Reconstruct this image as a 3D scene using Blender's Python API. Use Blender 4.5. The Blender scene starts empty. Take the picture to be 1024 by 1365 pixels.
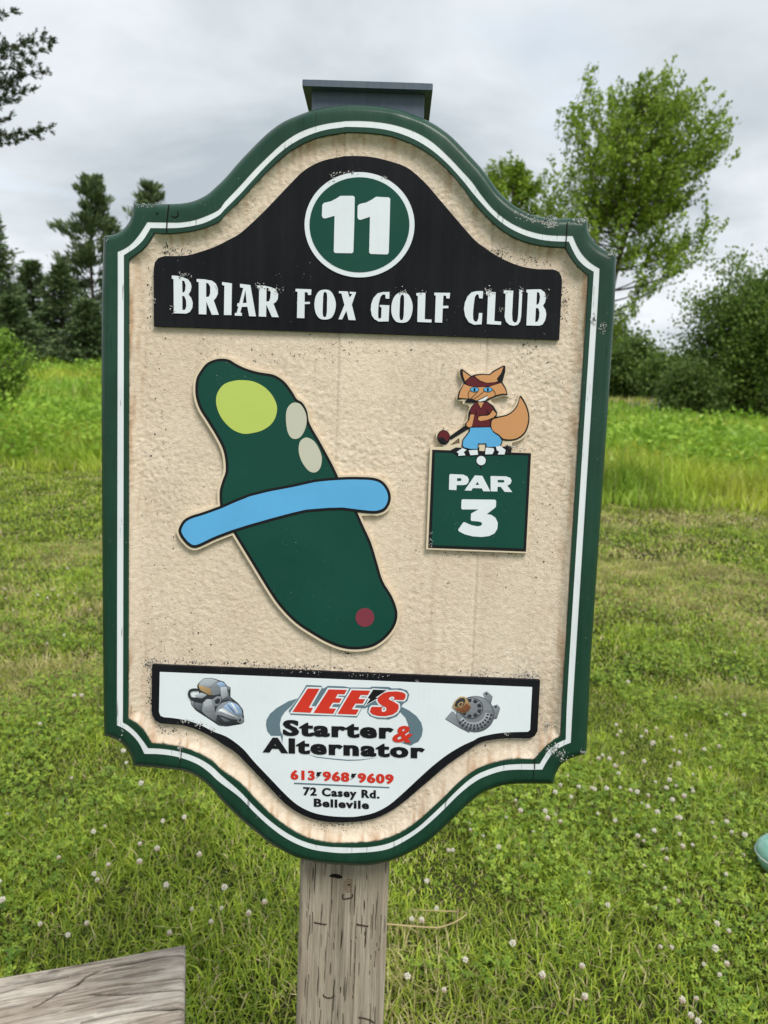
import bpy, bmesh, math, random
import numpy as np
from mathutils import Vector, Matrix
from mathutils.geometry import tessellate_polygon
R = math.radians
random.seed(7); rng = np.random.default_rng(11)
scene = bpy.context.scene
COL = scene.collection

# ------------------------------------------------------------------ camera
F, CX, CY = 974.0, 512.0, 682.5            # photo focal length and centre, in photo pixels
PITCH, ROLL, CAMZ = R(10.5), R(2.2), 1.55
cam_d = bpy.data.cameras.new('camera'); cam = bpy.data.objects.new('camera', cam_d); COL.objects.link(cam)
cam_d.sensor_fit = 'HORIZONTAL'; cam_d.sensor_width = 36; cam_d.lens = 36*F/1024
cam_d.clip_start = 0.05; cam_d.clip_end = 2000
CROT = Matrix.Rotation(R(90)-PITCH, 3, 'X') @ Matrix.Rotation(ROLL, 3, 'Z')
cam.matrix_world = Matrix.Translation((0, 0, CAMZ)) @ CROT.to_4x4()
cam_d.dof.use_dof = True; cam_d.dof.focus_distance = 0.92; cam_d.dof.aperture_fstop = 36*F/1024/3.3
scene.camera = cam

# ------------------------------------------------------------------ sky, sun, exposure
SUN_EL, SUN_AZ = R(56), R(148)             # azimuth clockwise from +Y: behind the camera, to its right
world = bpy.data.worlds.new('World'); scene.world = world; world.use_nodes = True
nt = world.node_tree; nt.nodes.clear()
def wn(t, **k):
    n = nt.nodes.new(t)
    for a, b in k.items(): setattr(n, a, b)
    return n
wl = nt.links.new
out = wn('ShaderNodeOutputWorld'); bg = wn('ShaderNodeBackground'); wl(bg.outputs[0], out.inputs[0])
bg.inputs[1].default_value = 0.1
sky = wn('ShaderNodeTexSky', sky_type='NISHITA'); sky.sun_disc = False
sky.sun_elevation = SUN_EL; sky.sun_rotation = SUN_AZ
tc = wn('ShaderNodeTexCoord'); sep = wn('ShaderNodeSeparateXYZ'); wl(tc.outputs['Generated'], sep.inputs[0])
zz = wn('ShaderNodeMath', operation='MAXIMUM'); wl(sep.outputs[2], zz.inputs[0]); zz.inputs[1].default_value = 0.0
za = wn('ShaderNodeMath', operation='ADD'); wl(zz.outputs[0], za.inputs[0]); za.inputs[1].default_value = 0.22
cmb = wn('ShaderNodeCombineXYZ')
for i in range(2):
    d = wn('ShaderNodeMath', operation='DIVIDE'); wl(sep.outputs[i], d.inputs[0]); wl(za.outputs[0], d.inputs[1]); wl(d.outputs[0], cmb.inputs[i])
def wnoise(scale, det, rough, dist, off, sc=(1, 1, 1)):
    mp = wn('ShaderNodeMapping'); mp.inputs['Location'].default_value = off; mp.inputs['Scale'].default_value = sc
    wl(cmb.outputs[0], mp.inputs[0])
    n = wn('ShaderNodeTexNoise'); wl(mp.outputs[0], n.inputs['Vector'])
    n.inputs['Scale'].default_value = scale; n.inputs['Detail'].default_value = det
    n.inputs['Roughness'].default_value = rough; n.inputs['Distortion'].default_value = dist
    return n.outputs[0]
def wramp(fac, stops):
    r = wn('ShaderNodeValToRGB'); wl(fac, r.inputs[0]); cr = r.color_ramp
    while len(cr.elements) < len(stops): cr.elements.new(0.5)
    for e, (p, c) in zip(cr.elements, stops): e.position = p; e.color = (*c, 1)
    return r.outputs[0]
n1 = wnoise(0.85, 6, 0.52, 0.5, (3.1, 1.7, 0), (1, 1.15, 1))
n2 = wnoise(2.4, 5, 0.55, 0.3, (8.2, 4.4, 0))
mx = wn('ShaderNodeMath', operation='MULTIPLY_ADD'); wl(n2, mx.inputs[0]); mx.inputs[1].default_value = 0.35; wl(n1, mx.inputs[2])
cloud = wramp(mx.outputs[0], [(0.48, (2.25, 2.52, 2.76)), (0.63, (3.05, 3.30, 3.50)), (0.82, (4.05, 4.25, 4.42))])
gap = wramp(n2, [(0.58, (1, 1, 1)), (0.74, (0.80, 0.80, 0.80))])
mix = wn('ShaderNodeMix', data_type='RGBA'); wl(gap, mix.inputs[0]); wl(sky.outputs[0], mix.inputs[6]); wl(cloud, mix.inputs[7])
wl(mix.outputs[2], bg.inputs[0])

sl = bpy.data.lights.new('sun', 'SUN'); so_ = bpy.data.objects.new('sun', sl); COL.objects.link(so_)
sl.energy = 1.5; sl.angle = R(24); sl.color = (1.0, 0.955, 0.89)
sdir = Vector((math.sin(SUN_AZ)*math.cos(SUN_EL), math.cos(SUN_AZ)*math.cos(SUN_EL), math.sin(SUN_EL)))
so_.rotation_euler = sdir.to_track_quat('Z', 'Y').to_euler(); so_.location = sdir*40

scene.view_settings.view_transform = 'Standard'; scene.view_settings.look = 'None'
scene.view_settings.exposure = 1.2; scene.view_settings.gamma = 1.0

# ------------------------------------------------------------------ helpers
def tag(o, label=None, cat=None, group=None, kind=None):
    for k, v in (('label', label), ('category', cat), ('group', group), ('kind', kind)):
        if v: o[k] = v
    return o
def obj(name, me, mat, parent=None):
    o = bpy.data.objects.new(name, me); COL.objects.link(o)
    if mat is not None:
        for m in (mat if isinstance(mat, (list, tuple)) else [mat]): me.materials.append(m)
    if parent is not None: o.parent = parent
    return o
def empty(name, loc=(0, 0, 0)):
    o = bpy.data.objects.new(name, None); o.empty_display_size = 0.1; o.location = loc; COL.objects.link(o); return o
def mesh_np(name, V, Fc, smooth=False):
    """fast mesh from arrays; Fc (n,k) of equal-size faces"""
    me = bpy.data.meshes.new(name); V = np.asarray(V, np.float32); Fc = np.asarray(Fc, np.int32)
    n, k = Fc.shape
    me.vertices.add(len(V)); me.vertices.foreach_set('co', V.ravel())
    me.loops.add(n*k); me.loops.foreach_set('vertex_index', Fc.ravel())
    me.polygons.add(n); me.polygons.foreach_set('loop_start', np.arange(0, n*k, k, dtype=np.int32))
    if smooth: me.polygons.foreach_set('use_smooth', np.ones(n, bool))
    me.update(calc_edges=True); return me
def set_col(me, cols):
    a = me.attributes.new('Col', 'FLOAT_COLOR', 'POINT')
    c = np.ones((len(me.vertices), 4), np.float32); c[:, :3] = cols; a.data.foreach_set('color', c.ravel())
class Lattice:
    """smooth 2-D value noise"""
    def __init__(s, seed): s.t = np.random.default_rng(seed).random((256, 256))
    def __call__(s, x, y):
        x = np.asarray(x, float); y = np.asarray(y, float)
        xi = np.floor(x).astype(int); yi = np.floor(y).astype(int); fx = x-xi; fy = y-yi
        fx = fx*fx*(3-2*fx); fy = fy*fy*(3-2*fy); g = lambda a, b: s.t[a % 256, b % 256]
        return (g(xi, yi)*(1-fx)+g(xi+1, yi)*fx)*(1-fy)+(g(xi, yi+1)*(1-fx)+g(xi+1, yi+1)*fx)*fy
def tube(paths, sides=6):
    """paths: list of lists of (point, radius); one mesh"""
    V = []; Fc = []
    for path in paths:
        pts = [Vector(p) for p, r in path]; b = len(V)
        for i, (p, r) in enumerate(path):
            t = (pts[min(i+1, len(pts)-1)]-pts[max(i-1, 0)]).normalized()
            u = t.cross(Vector((0.13, 0.31, 0.94)) if abs(t.z) < 0.9 else Vector((1, 0.1, 0))).normalized(); v = t.cross(u)
            for k in range(sides):
                a = 2*math.pi*k/sides; V.append(pts[i]+u*(math.cos(a)*r)+v*(math.sin(a)*r))
        for i in range(len(pts)-1):
            for k in range(sides):
                k2 = (k+1) % sides; Fc.append((b+i*sides+k, b+i*sides+k2, b+(i+1)*sides+k2, b+(i+1)*sides+k))
        Fc.append(tuple(b+k for k in range(sides))[::-1]); Fc.append(tuple(b+(len(pts)-1)*sides+k for k in range(sides)))
    me = bpy.data.meshes.new('tube'); me.from_pydata([tuple(v) for v in V], [], Fc)
    me.polygons.foreach_set('use_smooth', np.ones(len(Fc), bool)); return me

# ------------------------------------------------------------------ materials
class MT:
    def __init__(s, name, rough=0.5, spec=0.4):
        s.m = bpy.data.materials.new(name); s.m.use_nodes = True; s.nt = s.m.node_tree; s.nt.nodes.clear()
        s.out = s.n('ShaderNodeOutputMaterial'); s.b = s.n('ShaderNodeBsdfPrincipled')
        s.l(s.b.outputs[0], s.out.inputs[0]); s.b.inputs['Roughness'].default_value = rough
        s.b.inputs['Specular IOR Level'].default_value = spec
        s.tc = s.n('ShaderNodeTexCoord')
    def n(s, t, **k):
        nd = s.nt.nodes.new(t)
        for a, b in k.items(): setattr(nd, a, b)
        return nd
    def l(s, a, b): s.nt.links.new(a, b)
    def noise(s, scale, det=4, rough=0.55, sc=(1, 1, 1), dist=0, off=(0, 0, 0)):
        mp = s.n('ShaderNodeMapping'); mp.inputs['Scale'].default_value = sc; mp.inputs['Location'].default_value = off
        s.l(s.tc.outputs['Object'], mp.inputs[0]); t = s.n('ShaderNodeTexNoise'); s.l(mp.outputs[0], t.inputs['Vector'])
        for a, b in (('Scale', scale), ('Detail', det), ('Roughness', rough), ('Distortion', dist)): t.inputs[a].default_value = b
        return t.outputs[0]
    def ramp(s, fac, stops, interp='LINEAR'):
        r = s.n('ShaderNodeValToRGB'); s.l(fac, r.inputs[0]); cr = r.color_ramp; cr.interpolation = interp
        while len(cr.elements) < len(stops): cr.elements.new(0.5)
        for e, (p, c) in zip(cr.elements, stops):
            e.position = p; e.color = (*c, 1) if isinstance(c, tuple) else (c, c, c, 1)
        return r.outputs[0]
    def mix(s, fac, a, b, mode='MIX'):
        x = s.n('ShaderNodeMix', data_type='RGBA', blend_type=mode)
        for i, v in ((0, fac), (6, a), (7, b)):
            if isinstance(v, (int, float)): x.inputs[i].default_value = v
            elif isinstance(v, tuple): x.inputs[i].default_value = (*v, 1)
            else: s.l(v, x.inputs[i])
        return x.outputs[2]
    def math(s, op, a, b):
        x = s.n('ShaderNodeMath', operation=op)
        for i, v in ((0, a), (1, b)):
            if isinstance(v, (int, float)): x.inputs[i].default_value = v
            else: s.l(v, x.inputs[i])
        return x.outputs[0]
    def color(s, c):
        if isinstance(c, tuple): s.b.inputs['Base Color'].default_value = (*c, 1)
        else: s.l(c, s.b.inputs['Base Color'])
    def bump(s, h, strength, dist):
        b = s.n('ShaderNodeBump'); b.inputs['Strength'].default_value = strength; b.inputs['Distance'].default_value = dist
        s.l(h, b.inputs['Height']); s.l(b.outputs[0], s.b.inputs['Normal'])

def paint(name, c, rough=0.42, var=0.10, specks=0.0, streak=0.0, wear=None, bump=0.06, spec=0.16, weave=False):
    """weathered sign paint / vinyl: tone drift, tiny light specks, vertical wood cracks"""
    t = MT(name, rough, spec)
    drift = t.noise(9, 5, 0.6)
    col = t.mix(t.ramp(drift, [(0.3, 0.0), (0.7, 1.0)]), tuple(x*(1-var) for x in c), tuple(min(1, x*(1+var)+0.002) for x in c))
    if streak:
        g = t.noise(60, 3, 0.6, (5.5, 0.32, 1)); col = t.mix(t.ramp(g, [(0.645, 0.0), (0.665, streak)]), col, tuple(x*0.25 for x in c))
        g2 = t.noise(34, 4, 0.7, (3, 0.07, 1), off=(3, 1, 0)); col = t.mix(t.ramp(g2, [(0.45, 0.0), (0.75, 0.22)]), col, tuple(min(1, x*1.7+0.015) for x in c))
    if specks:
        sp = t.noise(420, 2, 0.5); reg = t.noise(14, 2, 0.5, off=(5, 2, 1))
        fac = t.math('MULTIPLY', t.ramp(sp, [(0.73, 0.0), (0.76, 1.0)]), t.ramp(reg, [(0.5, 0.0), (0.62, specks)]))
        col = t.mix(fac, col, wear or (0.45, 0.45, 0.42))
    t.color(col)
    rr = t.ramp(t.noise(22, 4), [(0.3, rough*0.8), (0.75, min(1, rough*1.35))]); t.l(rr, t.b.inputs['Roughness'])
    if weave:
        h = t.noise(900, 1, 0.5, (0.15, 1, 1)); t.bump(h, 0.08, 0.0008)
    else:
        h = t.math('ADD', t.noise(150, 3, 0.6, (1, 0.15, 1)), t.noise(40, 3)); t.bump(h, bump*4, 0.0012)
    return t.m
M_green = paint('frame_green_paint', (0.0085, 0.042, 0.025), 0.34, 0.22, 0.7, 0.55, spec=0.26)
M_white = paint('stripe_white_paint', (0.66, 0.70, 0.73), 0.5, 0.06, 0.5, 0.75, wear=(0.08, 0.09, 0.08))
M_black = paint('panel_black_paint', (0.0075, 0.008, 0.0105), 0.50, 0.2, 0.9, 0.3, wear=(0.30, 0.31, 0.30), spec=0.08)
M_dblack = paint('print_black', (0.008, 0.008, 0.010), 0.5, 0.1, 0.35, wear=(0.3, 0.3, 0.28))
M_vinyl = paint('letter_white_vinyl', (0.66, 0.71, 0.75), 0.48, 0.04, 0.25, wear=(0.25, 0.27, 0.26))
M_pgreen = paint('print_green', (0.005, 0.056, 0.039), 0.45, 0.10, 0.5, weave=True)
M_blue = paint('print_blue', (0.10, 0.37, 0.66), 0.45, 0.07, 0.0, weave=True)
M_yel = paint('print_yellow_green', (0.44, 0.54, 0.12), 0.45, 0.04, 0.0, weave=True)
M_sand = paint('print_bunker', (0.50, 0.50, 0.41), 0.45, 0.04, 0.0, weave=True)
M_red = paint('print_dull_red', (0.19, 0.035, 0.055), 0.45, 0.06, weave=True)
M_orange = paint('print_orange_tan', (0.54, 0.27, 0.115), 0.45, 0.05, weave=True)
M_maroon = paint('print_maroon', (0.105, 0.015, 0.020), 0.45, 0.08, weave=True)
M_sred = paint('print_bright_red', (0.56, 0.035, 0.020), 0.4, 0.06)
M_sgrey = paint('print_steel_grey', (0.115, 0.175, 0.215), 0.4, 0.08)
M_panel = paint('sponsor_panel_white', (0.68, 0.735, 0.775), 0.35, 0.03, 0.15, wear=(0.3, 0.33, 0.34))
M_cap = paint('cap_blue_grey_metal', (0.090, 0.112, 0.145), 0.42, 0.10, 0.1, 0.25)
GREY = {k: paint('print_grey', c, 0.4, 0.08) for k, c in dict(a=(0.03, 0.034, 0.04), b=(0.11, 0.125, 0.145), c=(0.25, 0.275, 0.31),
        d=(0.42, 0.46, 0.50), e=(0.66, 0.69, 0.70), w=(0.32, 0.21, 0.10), r=(0.17, 0.07, 0.035), s=(0.26, 0.38, 0.58)).items()}

def tan_field():
    t = MT('sandblasted_tan', 0.82, 0.15)
    col = t.mix(t.ramp(t.noise(7, 5, 0.6), [(0.3, 0.0), (0.7, 1.0)]), (0.650, 0.545, 0.430), (0.740, 0.640, 0.522))
    col = t.mix(t.ramp(t.noise(160, 4, 0.65), [(0.35, 0.35), (0.6, 0.0)]), col, (0.42, 0.31, 0.20))
    # vertical board joints of slightly different tone
    st = t.noise(5.0, 0, 0.5, (1, 0.02, 1), off=(0.7, 0, 0)); col = t.mix(t.ramp(st, [(0.47, 0.0), (0.475, 0.16)]), col, (0.74, 0.62, 0.47))
    # dirt: fine vertical hairlines and dark mildew specks in patches
    hl = t.noise(75, 3, 0.65, (3.2, 0.22, 1), off=(1, 4, 0)); rg = t.noise(10, 3, 0.6, off=(2, 2, 2))
    fac = t.math('MULTIPLY', t.ramp(hl, [(0.66, 0.0), (0.72, 0.75)]), t.ramp(rg, [(0.46, 0.0), (0.60, 1.0)]))
    col = t.mix(fac, col, (0.16, 0.12, 0.08))
    sp = t.noise(190, 3, 0.6); rg2 = t.noise(11, 3, 0.6, off=(9, 1, 2))
    fac = t.math('MULTIPLY', t.ramp(sp, [(0.665, 0.0), (0.70, 0.9)]), t.ramp(rg2, [(0.50, 0.03), (0.62, 1.0)]))
    col = t.mix(fac, col, (0.05, 0.05, 0.045)); a = t.n('ShaderNodeAttribute'); a.attribute_name = 'Col'; t.color(t.mix(1.0, col, a.outputs['Color'], 'MULTIPLY'))
    t.bump(t.noise(520, 3, 0.6), 0.6, 0.0016); return t.m
M_tan = tan_field()
M_tanedge = paint('plaque_tan_edge', (0.64, 0.54, 0.40), 0.7, 0.05, 0.2, wear=(0.15, 0.13, 0.1))

def wood(name, c0, c1, dark, axis=1, bright=None, slit=0.67, carved=False):
    t = MT(name, 0.85, 0.15); s = [1, 1, 1]; s[axis] = 0.035; s = tuple(s)
    g = t.noise(190, 7, 0.72, s, 0.3); big = t.noise(9, 4, 0.6, tuple(0.35 if i == axis else 1 for i in range(3)))
    g3 = t.noise(700, 4, 0.7, tuple(0.018 if i == axis else 1 for i in range(3)), 0.1, off=(7, 3, 1))
    col = t.mix(t.ramp(g, [(0.36, 0.0), (0.62, 1.0)]), c0, c1)
    col = t.mix(t.ramp(g3, [(0.36, 0.5), (0.52, 0.0)]), col, tuple(x*0.6 for x in c0))
    col = t.mix(t.ramp(big, [(0.42, 0.0), (0.66, 0.5)]), col, dark)
    if bright: col = t.mix(t.ramp(t.noise(14, 5, 0.65, tuple(0.25 if i == axis else 1 for i in range(3)), off=(4, 4, 4)), [(0.45, 0.0), (0.62, 0.8)]), col, bright)
    s2 = tuple(0.035 if i == axis else 1 for i in range(3))
    sl_ = t.noise(430, 2, 0.5, s2, off=(1, 2, 3)); f = t.ramp(sl_, [(slit, 0.0), (slit+0.03, 1.0)])
    col = t.mix(f, col, (0.018, 0.014, 0.010))
    if carved:
        a = t.n('ShaderNodeAttribute'); a.attribute_name = 'Col'; col = t.mix(1.0, col, a.outputs['Color'], 'MULTIPLY')
    t.color(col)
    t.bump(t.math('SUBTRACT', g, f), 0.7, 0.0018); return t.m
M_post = wood('weathered_post_wood', (0.24, 0.200, 0.150), (0.42, 0.365, 0.288), (0.25, 0.20, 0.145), 1, None, 0.76, True)
M_bench = wood('weathered_bench_wood', (0.22, 0.180, 0.140), (0.48, 0.42, 0.355), (0.17, 0.135, 0.105), 0, (0.60, 0.55, 0.48), 0.72, True)
M_rust = paint('rusty_staple', (0.045, 0.025, 0.018), 0.7, 0.3)
M_crack = paint('crack_dark', (0.012, 0.010, 0.008), 0.9, 0.2, spec=0.1)
M_knot = paint('knot_wood', (0.19, 0.13, 0.085), 0.85, 0.3, spec=0.1)

def attr_mat(name, rough=0.55, trans=0.35, spec=0.3):
    t = MT(name, rough, spec); a = t.n('ShaderNodeAttribute'); a.attribute_name = 'Col'; t.l(a.outputs['Color'], t.b.inputs['Base Color'])
    if trans:
        tr = t.n('ShaderNodeBsdfTranslucent'); m = t.n('ShaderNodeMixShader'); m.inputs[0].default_value = trans
        t.l(a.outputs['Color'], tr.inputs[0]); t.l(t.b.outputs[0], m.inputs[1]); t.l(tr.outputs[0], m.inputs[2]); t.l(m.outputs[0], t.out.inputs[0])
    return t.m
M_grass = attr_mat('grass_blade', 0.5, 0.35, 0.35); M_leaf = attr_mat('tree_leaf', 0.5, 0.4, 0.3); M_needle = attr_mat('conifer_needle', 0.6, 0.15, 0.2)
M_print = attr_mat('printed_photo', 0.4, 0, 0.16)
M_lichen = attr_mat('lichen_crust', 0.9, 0, 0.1)
def bark(name, c0, c1):
    t = MT(name, 0.9, 0.1); n = t.noise(9, 5, 0.7, (1, 1, 0.2)); t.color(t.mix(t.ramp(n, [(0.3, 0.0), (0.7, 1.0)]), c0, c1)); t.bump(n, 0.8, 0.03); return t.m
M_bark = bark('grey_brown_bark', (0.045, 0.036, 0.028), (0.15, 0.125, 0.10))
def plain(name, c, rough=0.6, **k): return paint(name, c, rough, 0.12, **k)
M_stem = plain('clover_stem', (0.11, 0.17, 0.05)); M_petal = plain('clover_petal', (0.70, 0.66, 0.57), 0.7)
M_petal2 = plain('clover_petal_faded', (0.50, 0.36, 0.29), 0.7)
M_straw = plain('dry_straw', (0.42, 0.33, 0.17), 0.7)
def tee_mat():
    t = MT('faded_teal_plastic', 0.4, 0.4)
    t.color(t.mix(t.ramp(t.noise(38, 5, 0.65), [(0.35, 0.0), (0.68, 1.0)]), (0.15, 0.38, 0.30), (0.36, 0.58, 0.52))); return t.m
M_tee = tee_mat(); M_teeseam = plain('seam_white', (0.72, 0.78, 0.76), 0.4)

# ------------------------------------------------------------------ ground
def ground_mat():
    t = MT('soil_and_thatch', 0.95, 0.05)
    c = t.mix(t.ramp(t.noise(2.2, 6, 0.65), [(0.35, 0.0), (0.65, 1.0)]), (0.022, 0.032, 0.009), (0.060, 0.056, 0.022))
    c = t.mix(t.ramp(t.noise(60, 4, 0.7), [(0.4, 0.0), (0.7, 0.6)]), c, (0.035, 0.045, 0.012)); 
    # grass-green sward wherever single blades are not built: beyond the near lawn
    sp_ = t.n('ShaderNodeSeparateXYZ'); t.l(t.tc.outputs['Object'], sp_.inputs[0]); ab = t.math('ABSOLUTE', sp_.outputs[0], 0)
    side = t.math('SUBTRACT', ab, t.math('MULTIPLY', sp_.outputs[1], 0.8)); f1 = t.ramp(t.math('MULTIPLY', side, 0.2), [(0.2, 0.0), (0.6, 1.0)]); f2 = t.ramp(t.math('MULTIPLY', sp_.outputs[1], 0.05), [(0.45, 0.0), (0.8, 1.0)])
    g = t.mix(t.ramp(t.noise(1.3, 6, 0.7), [(0.35, 0.0), (0.65, 1.0)]), (0.085, 0.150, 0.022), (0.20, 0.24, 0.055)); g = t.mix(t.ramp(t.noise(40, 5, 0.75), [(0.38, 0.7), (0.6, 0.0)]), g, (0.035, 0.065, 0.012))
    c = t.mix(t.math('MAXIMUM', f1, f2), c, g); t.color(c)
    t.bump(t.noise(50, 4, 0.7), 0.6, 0.02); return t.m
def sm01(t): t = np.clip(t, 0, 1); return t*t*(3-2*t)
def TZ(x, y):
    """ground height: flat lawn, the meadow climbing gently away to one side"""
    x = np.asarray(x, float); y = np.asarray(y, float)
    return 1.75*sm01((y-10.5)/42)*1.25*sm01((6-x)/16)
gxs = np.concatenate([[-700, -300, -150], np.linspace(-80, 80, 81), [150, 300, 700]]); gys = np.concatenate([[-60, -20], np.linspace(0, 130, 66), [200, 400, 900]])
QX, QY = np.meshgrid(gxs, gys); QZ = TZ(QX, QY); gj, gi_ = np.meshgrid(np.arange(len(gys)-1), np.arange(len(gxs)-1), indexing='ij'); k0 = (gj*len(gxs)+gi_).ravel()
tag(obj('ground', mesh_np('ground', np.stack([QX.ravel(), QY.ravel(), QZ.ravel()], 1), np.stack([k0, k0+1, k0+1+len(gxs), k0+len(gxs)], 1), True), ground_mat()), kind='structure')

def ray_world(px, py):
    d = CROT @ Vector((px-CX, CY-py, -F)); return d.normalized()
def on_z(px, py, z):
    d = ray_world(px, py); t = (z-CAMZ)/d.z; return Vector((0, 0, CAMZ))+d*t
def at_y(px, py, Y):
    d = ray_world(px, py); return Vector((0, 0, CAMZ))+d*(Y/d.y)

# ------------------------------------------------------------------ the sign plane (pose fitted to the photo)
def rot3(a, b, c): return Matrix.Rotation(c, 3, 'Z') @ Matrix.Rotation(b, 3, 'Y') @ Matrix.Rotation(a, 3, 'X')
SM = rot3(R(5.2617), R(-0.3995), R(-2.0693)); SO = Vector(((478-9.573-CX)/F, (CY-650)/F, -1))*0.88
SC = SM.transposed() @ (-SO)                     # camera centre in sign coordinates
def PL(px, py, h=0.0):
    d = SM.transposed() @ Vector((px-CX, CY-py, -F)); t = (h-SC.z)/d.z; return SC+d*t
ZT, ZB = 0.0, -0.042                             # front face and back of the frame
ZF = -0.0105                                     # sunk sandblasted field
ZP = -0.0050                                     # top of the raised plaques
POSTZ = -0.0445
pl0, pr0, pl1, pr1 = PL(400, 1150, POSTZ), PL(517, 1150, POSTZ), PL(395.5, 1362, POSTZ), PL(513.5, 1362, POSTZ)
PXC = (pl0.x+pr0.x+pl1.x+pr1.x)/4; PW = (pr0.x-pl0.x+pr1.x-pl1.x)/4
SW = CROT @ SM
def sign_to_world(v): return Vector((0, 0, CAMZ))+CROT @ (SO+SM @ Vector(v))
pc = Vector((PXC, 0, POSTZ-PW)); w0 = sign_to_world(pc); ax = SW @ Vector((0, 1, 0))
BASE_Y = -w0.z/ax.z
BASE = Vector((PXC, BASE_Y, POSTZ-PW))           # post foot in sign coordinates = origin of the sign
sign = empty('golf_hole_sign'); sign.matrix_world = Matrix.Translation(sign_to_world(BASE)) @ SW.to_4x4()
tag(sign, 'green-framed tan golf hole sign numbered 11 on a weathered wooden post', 'sign')
def loc(v): return Vector(v)-BASE
def P(px, py, h): return loc(PL(px, py, h))

def Z(x0, y0, s, pts): return [(x0+a/s, y0+b/s) for a, b in pts]
def catmull(pts, closed=True, n=6):
    out = []; m = len(pts)
    for i in range(m if closed else m-1):
        if closed: p0, p1, p2, p3 = (pts[(i+k-1) % m] for k in range(4))
        else: p0, p1, p2, p3 = (pts[min(max(i+k-1, 0), m-1)] for k in range(4))
        for j in range(n):
            t = j/n
            out.append(tuple(0.5*(2*b+(c-a)*t+(2*a-5*b+4*c-d)*t*t+(3*b-a-3*c+d)*t**3) for a, b, c, d in zip(p0, p1, p2, p3)))
    if not closed: out.append(tuple(pts[-1]))
    return out
def resample(pts, n):
    p = np.array(pts); s = np.r_[0, np.cumsum(np.hypot(*np.diff(p, axis=0).T))]; q = np.linspace(0, s[-1], n)
    return list(zip(np.interp(q, s, p[:, 0]), np.interp(q, s, p[:, 1])))
def area(p): return 0.5*sum(p[i][0]*p[(i+1) % len(p)][1]-p[(i+1) % len(p)][0]*p[i][1] for i in range(len(p)))
def outset(pts, d):
    """offset a closed pixel polygon outwards by d (mitre limited)"""
    sg = 1 if area(pts) > 0 else -1; m = len(pts); res = []
    for i in range(m):
        a, b, c = pts[i-1], pts[i], pts[(i+1) % m]
        e1 = Vector((b[0]-a[0], b[1]-a[1])); e2 = Vector((c[0]-b[0], c[1]-b[1]))
        if e1.length < 1e-6 or e2.length < 1e-6: res.append(b); continue
        e1.normalize(); e2.normalize(); n1 = Vector((e1.y, -e1.x))*sg; n2 = Vector((e2.y, -e2.x))*sg
        n = n1+n2
        if n.length < 1e-3: n = n1
        n.normalize(); k = min(1/max(n.dot(n1), 0.3), 2.0)
        res.append((b[0]+n.x*d*k, b[1]+n.y*d*k))
    return res
def ell(cx, cy, rx, ry, n=40, a0=0): return [(cx+rx*math.cos(2*math.pi*i/n+a0), cy+ry*math.sin(2*math.pi*i/n+a0)) for i in range(n)]
def stroke(pts, w):
    l = []; r = []
    for i, p in enumerate(pts):
        a = pts[max(i-1, 0)]; b = pts[min(i+1, len(pts)-1)]; d = Vector((b[0]-a[0], b[1]-a[1])).normalized()
        l.append((p[0]-d.y*w/2, p[1]+d.x*w/2)); r.append((p[0]+d.y*w/2, p[1]-d.x*w/2))
    return l+r[::-1]
def slab(name, loops, ztop, thick, mat, parent, round_=0.0):
    """solid plate on the sign: loops[0] outline, others holes, in photo pixels"""
    if area(loops[0]) < 0: loops = [loops[0][::-1]]+loops[1:]
    L3 = [[P(x, y, ztop) for x, y in lp] for lp in loops]
    tri = tessellate_polygon([[Vector((v.x, v.y, 0)) for v in lp] for lp in L3])
    V = [v for lp in L3 for v in lp]; n = len(V); Fc = []
    for a, b, c in tri:
        nz = (V[b]-V[a]).cross(V[c]-V[a]).z
        Fc.append((a, b, c) if nz > 0 else (a, c, b))
    V2 = [Vector((v.x, v.y, v.z-thick)) for v in V]; k = 0
    for lp in L3:
        m = len(lp)
        for i in range(m):
            a, b = k+i, k+(i+1) % m; Fc.append((a, b, b+n, a+n))
        k += m
    me = bpy.data.meshes.new(name); me.from_pydata([tuple(v) for v in V+V2], [], Fc)
    bm = bmesh.new(); bm.from_mesh(me); bm.verts.ensure_lookup_table()
    side = [f for f in bm.faces if abs(f.normal.z) < 0.5]; ctr = sum((f.calc_center_median() for f in bm.faces), Vector())/len(bm.faces)
    bmesh.ops.recalc_face_normals(bm, faces=bm.faces)
    up = [f for f in bm.faces if abs(f.normal.z) > 0.7]
    if up and sum(f.normal.z for f in up) < 0: bmesh.ops.reverse_faces(bm, faces=bm.faces)
    bm.to_mesh(me); bm.free()
    return obj(name, me, mat, parent)

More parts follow.
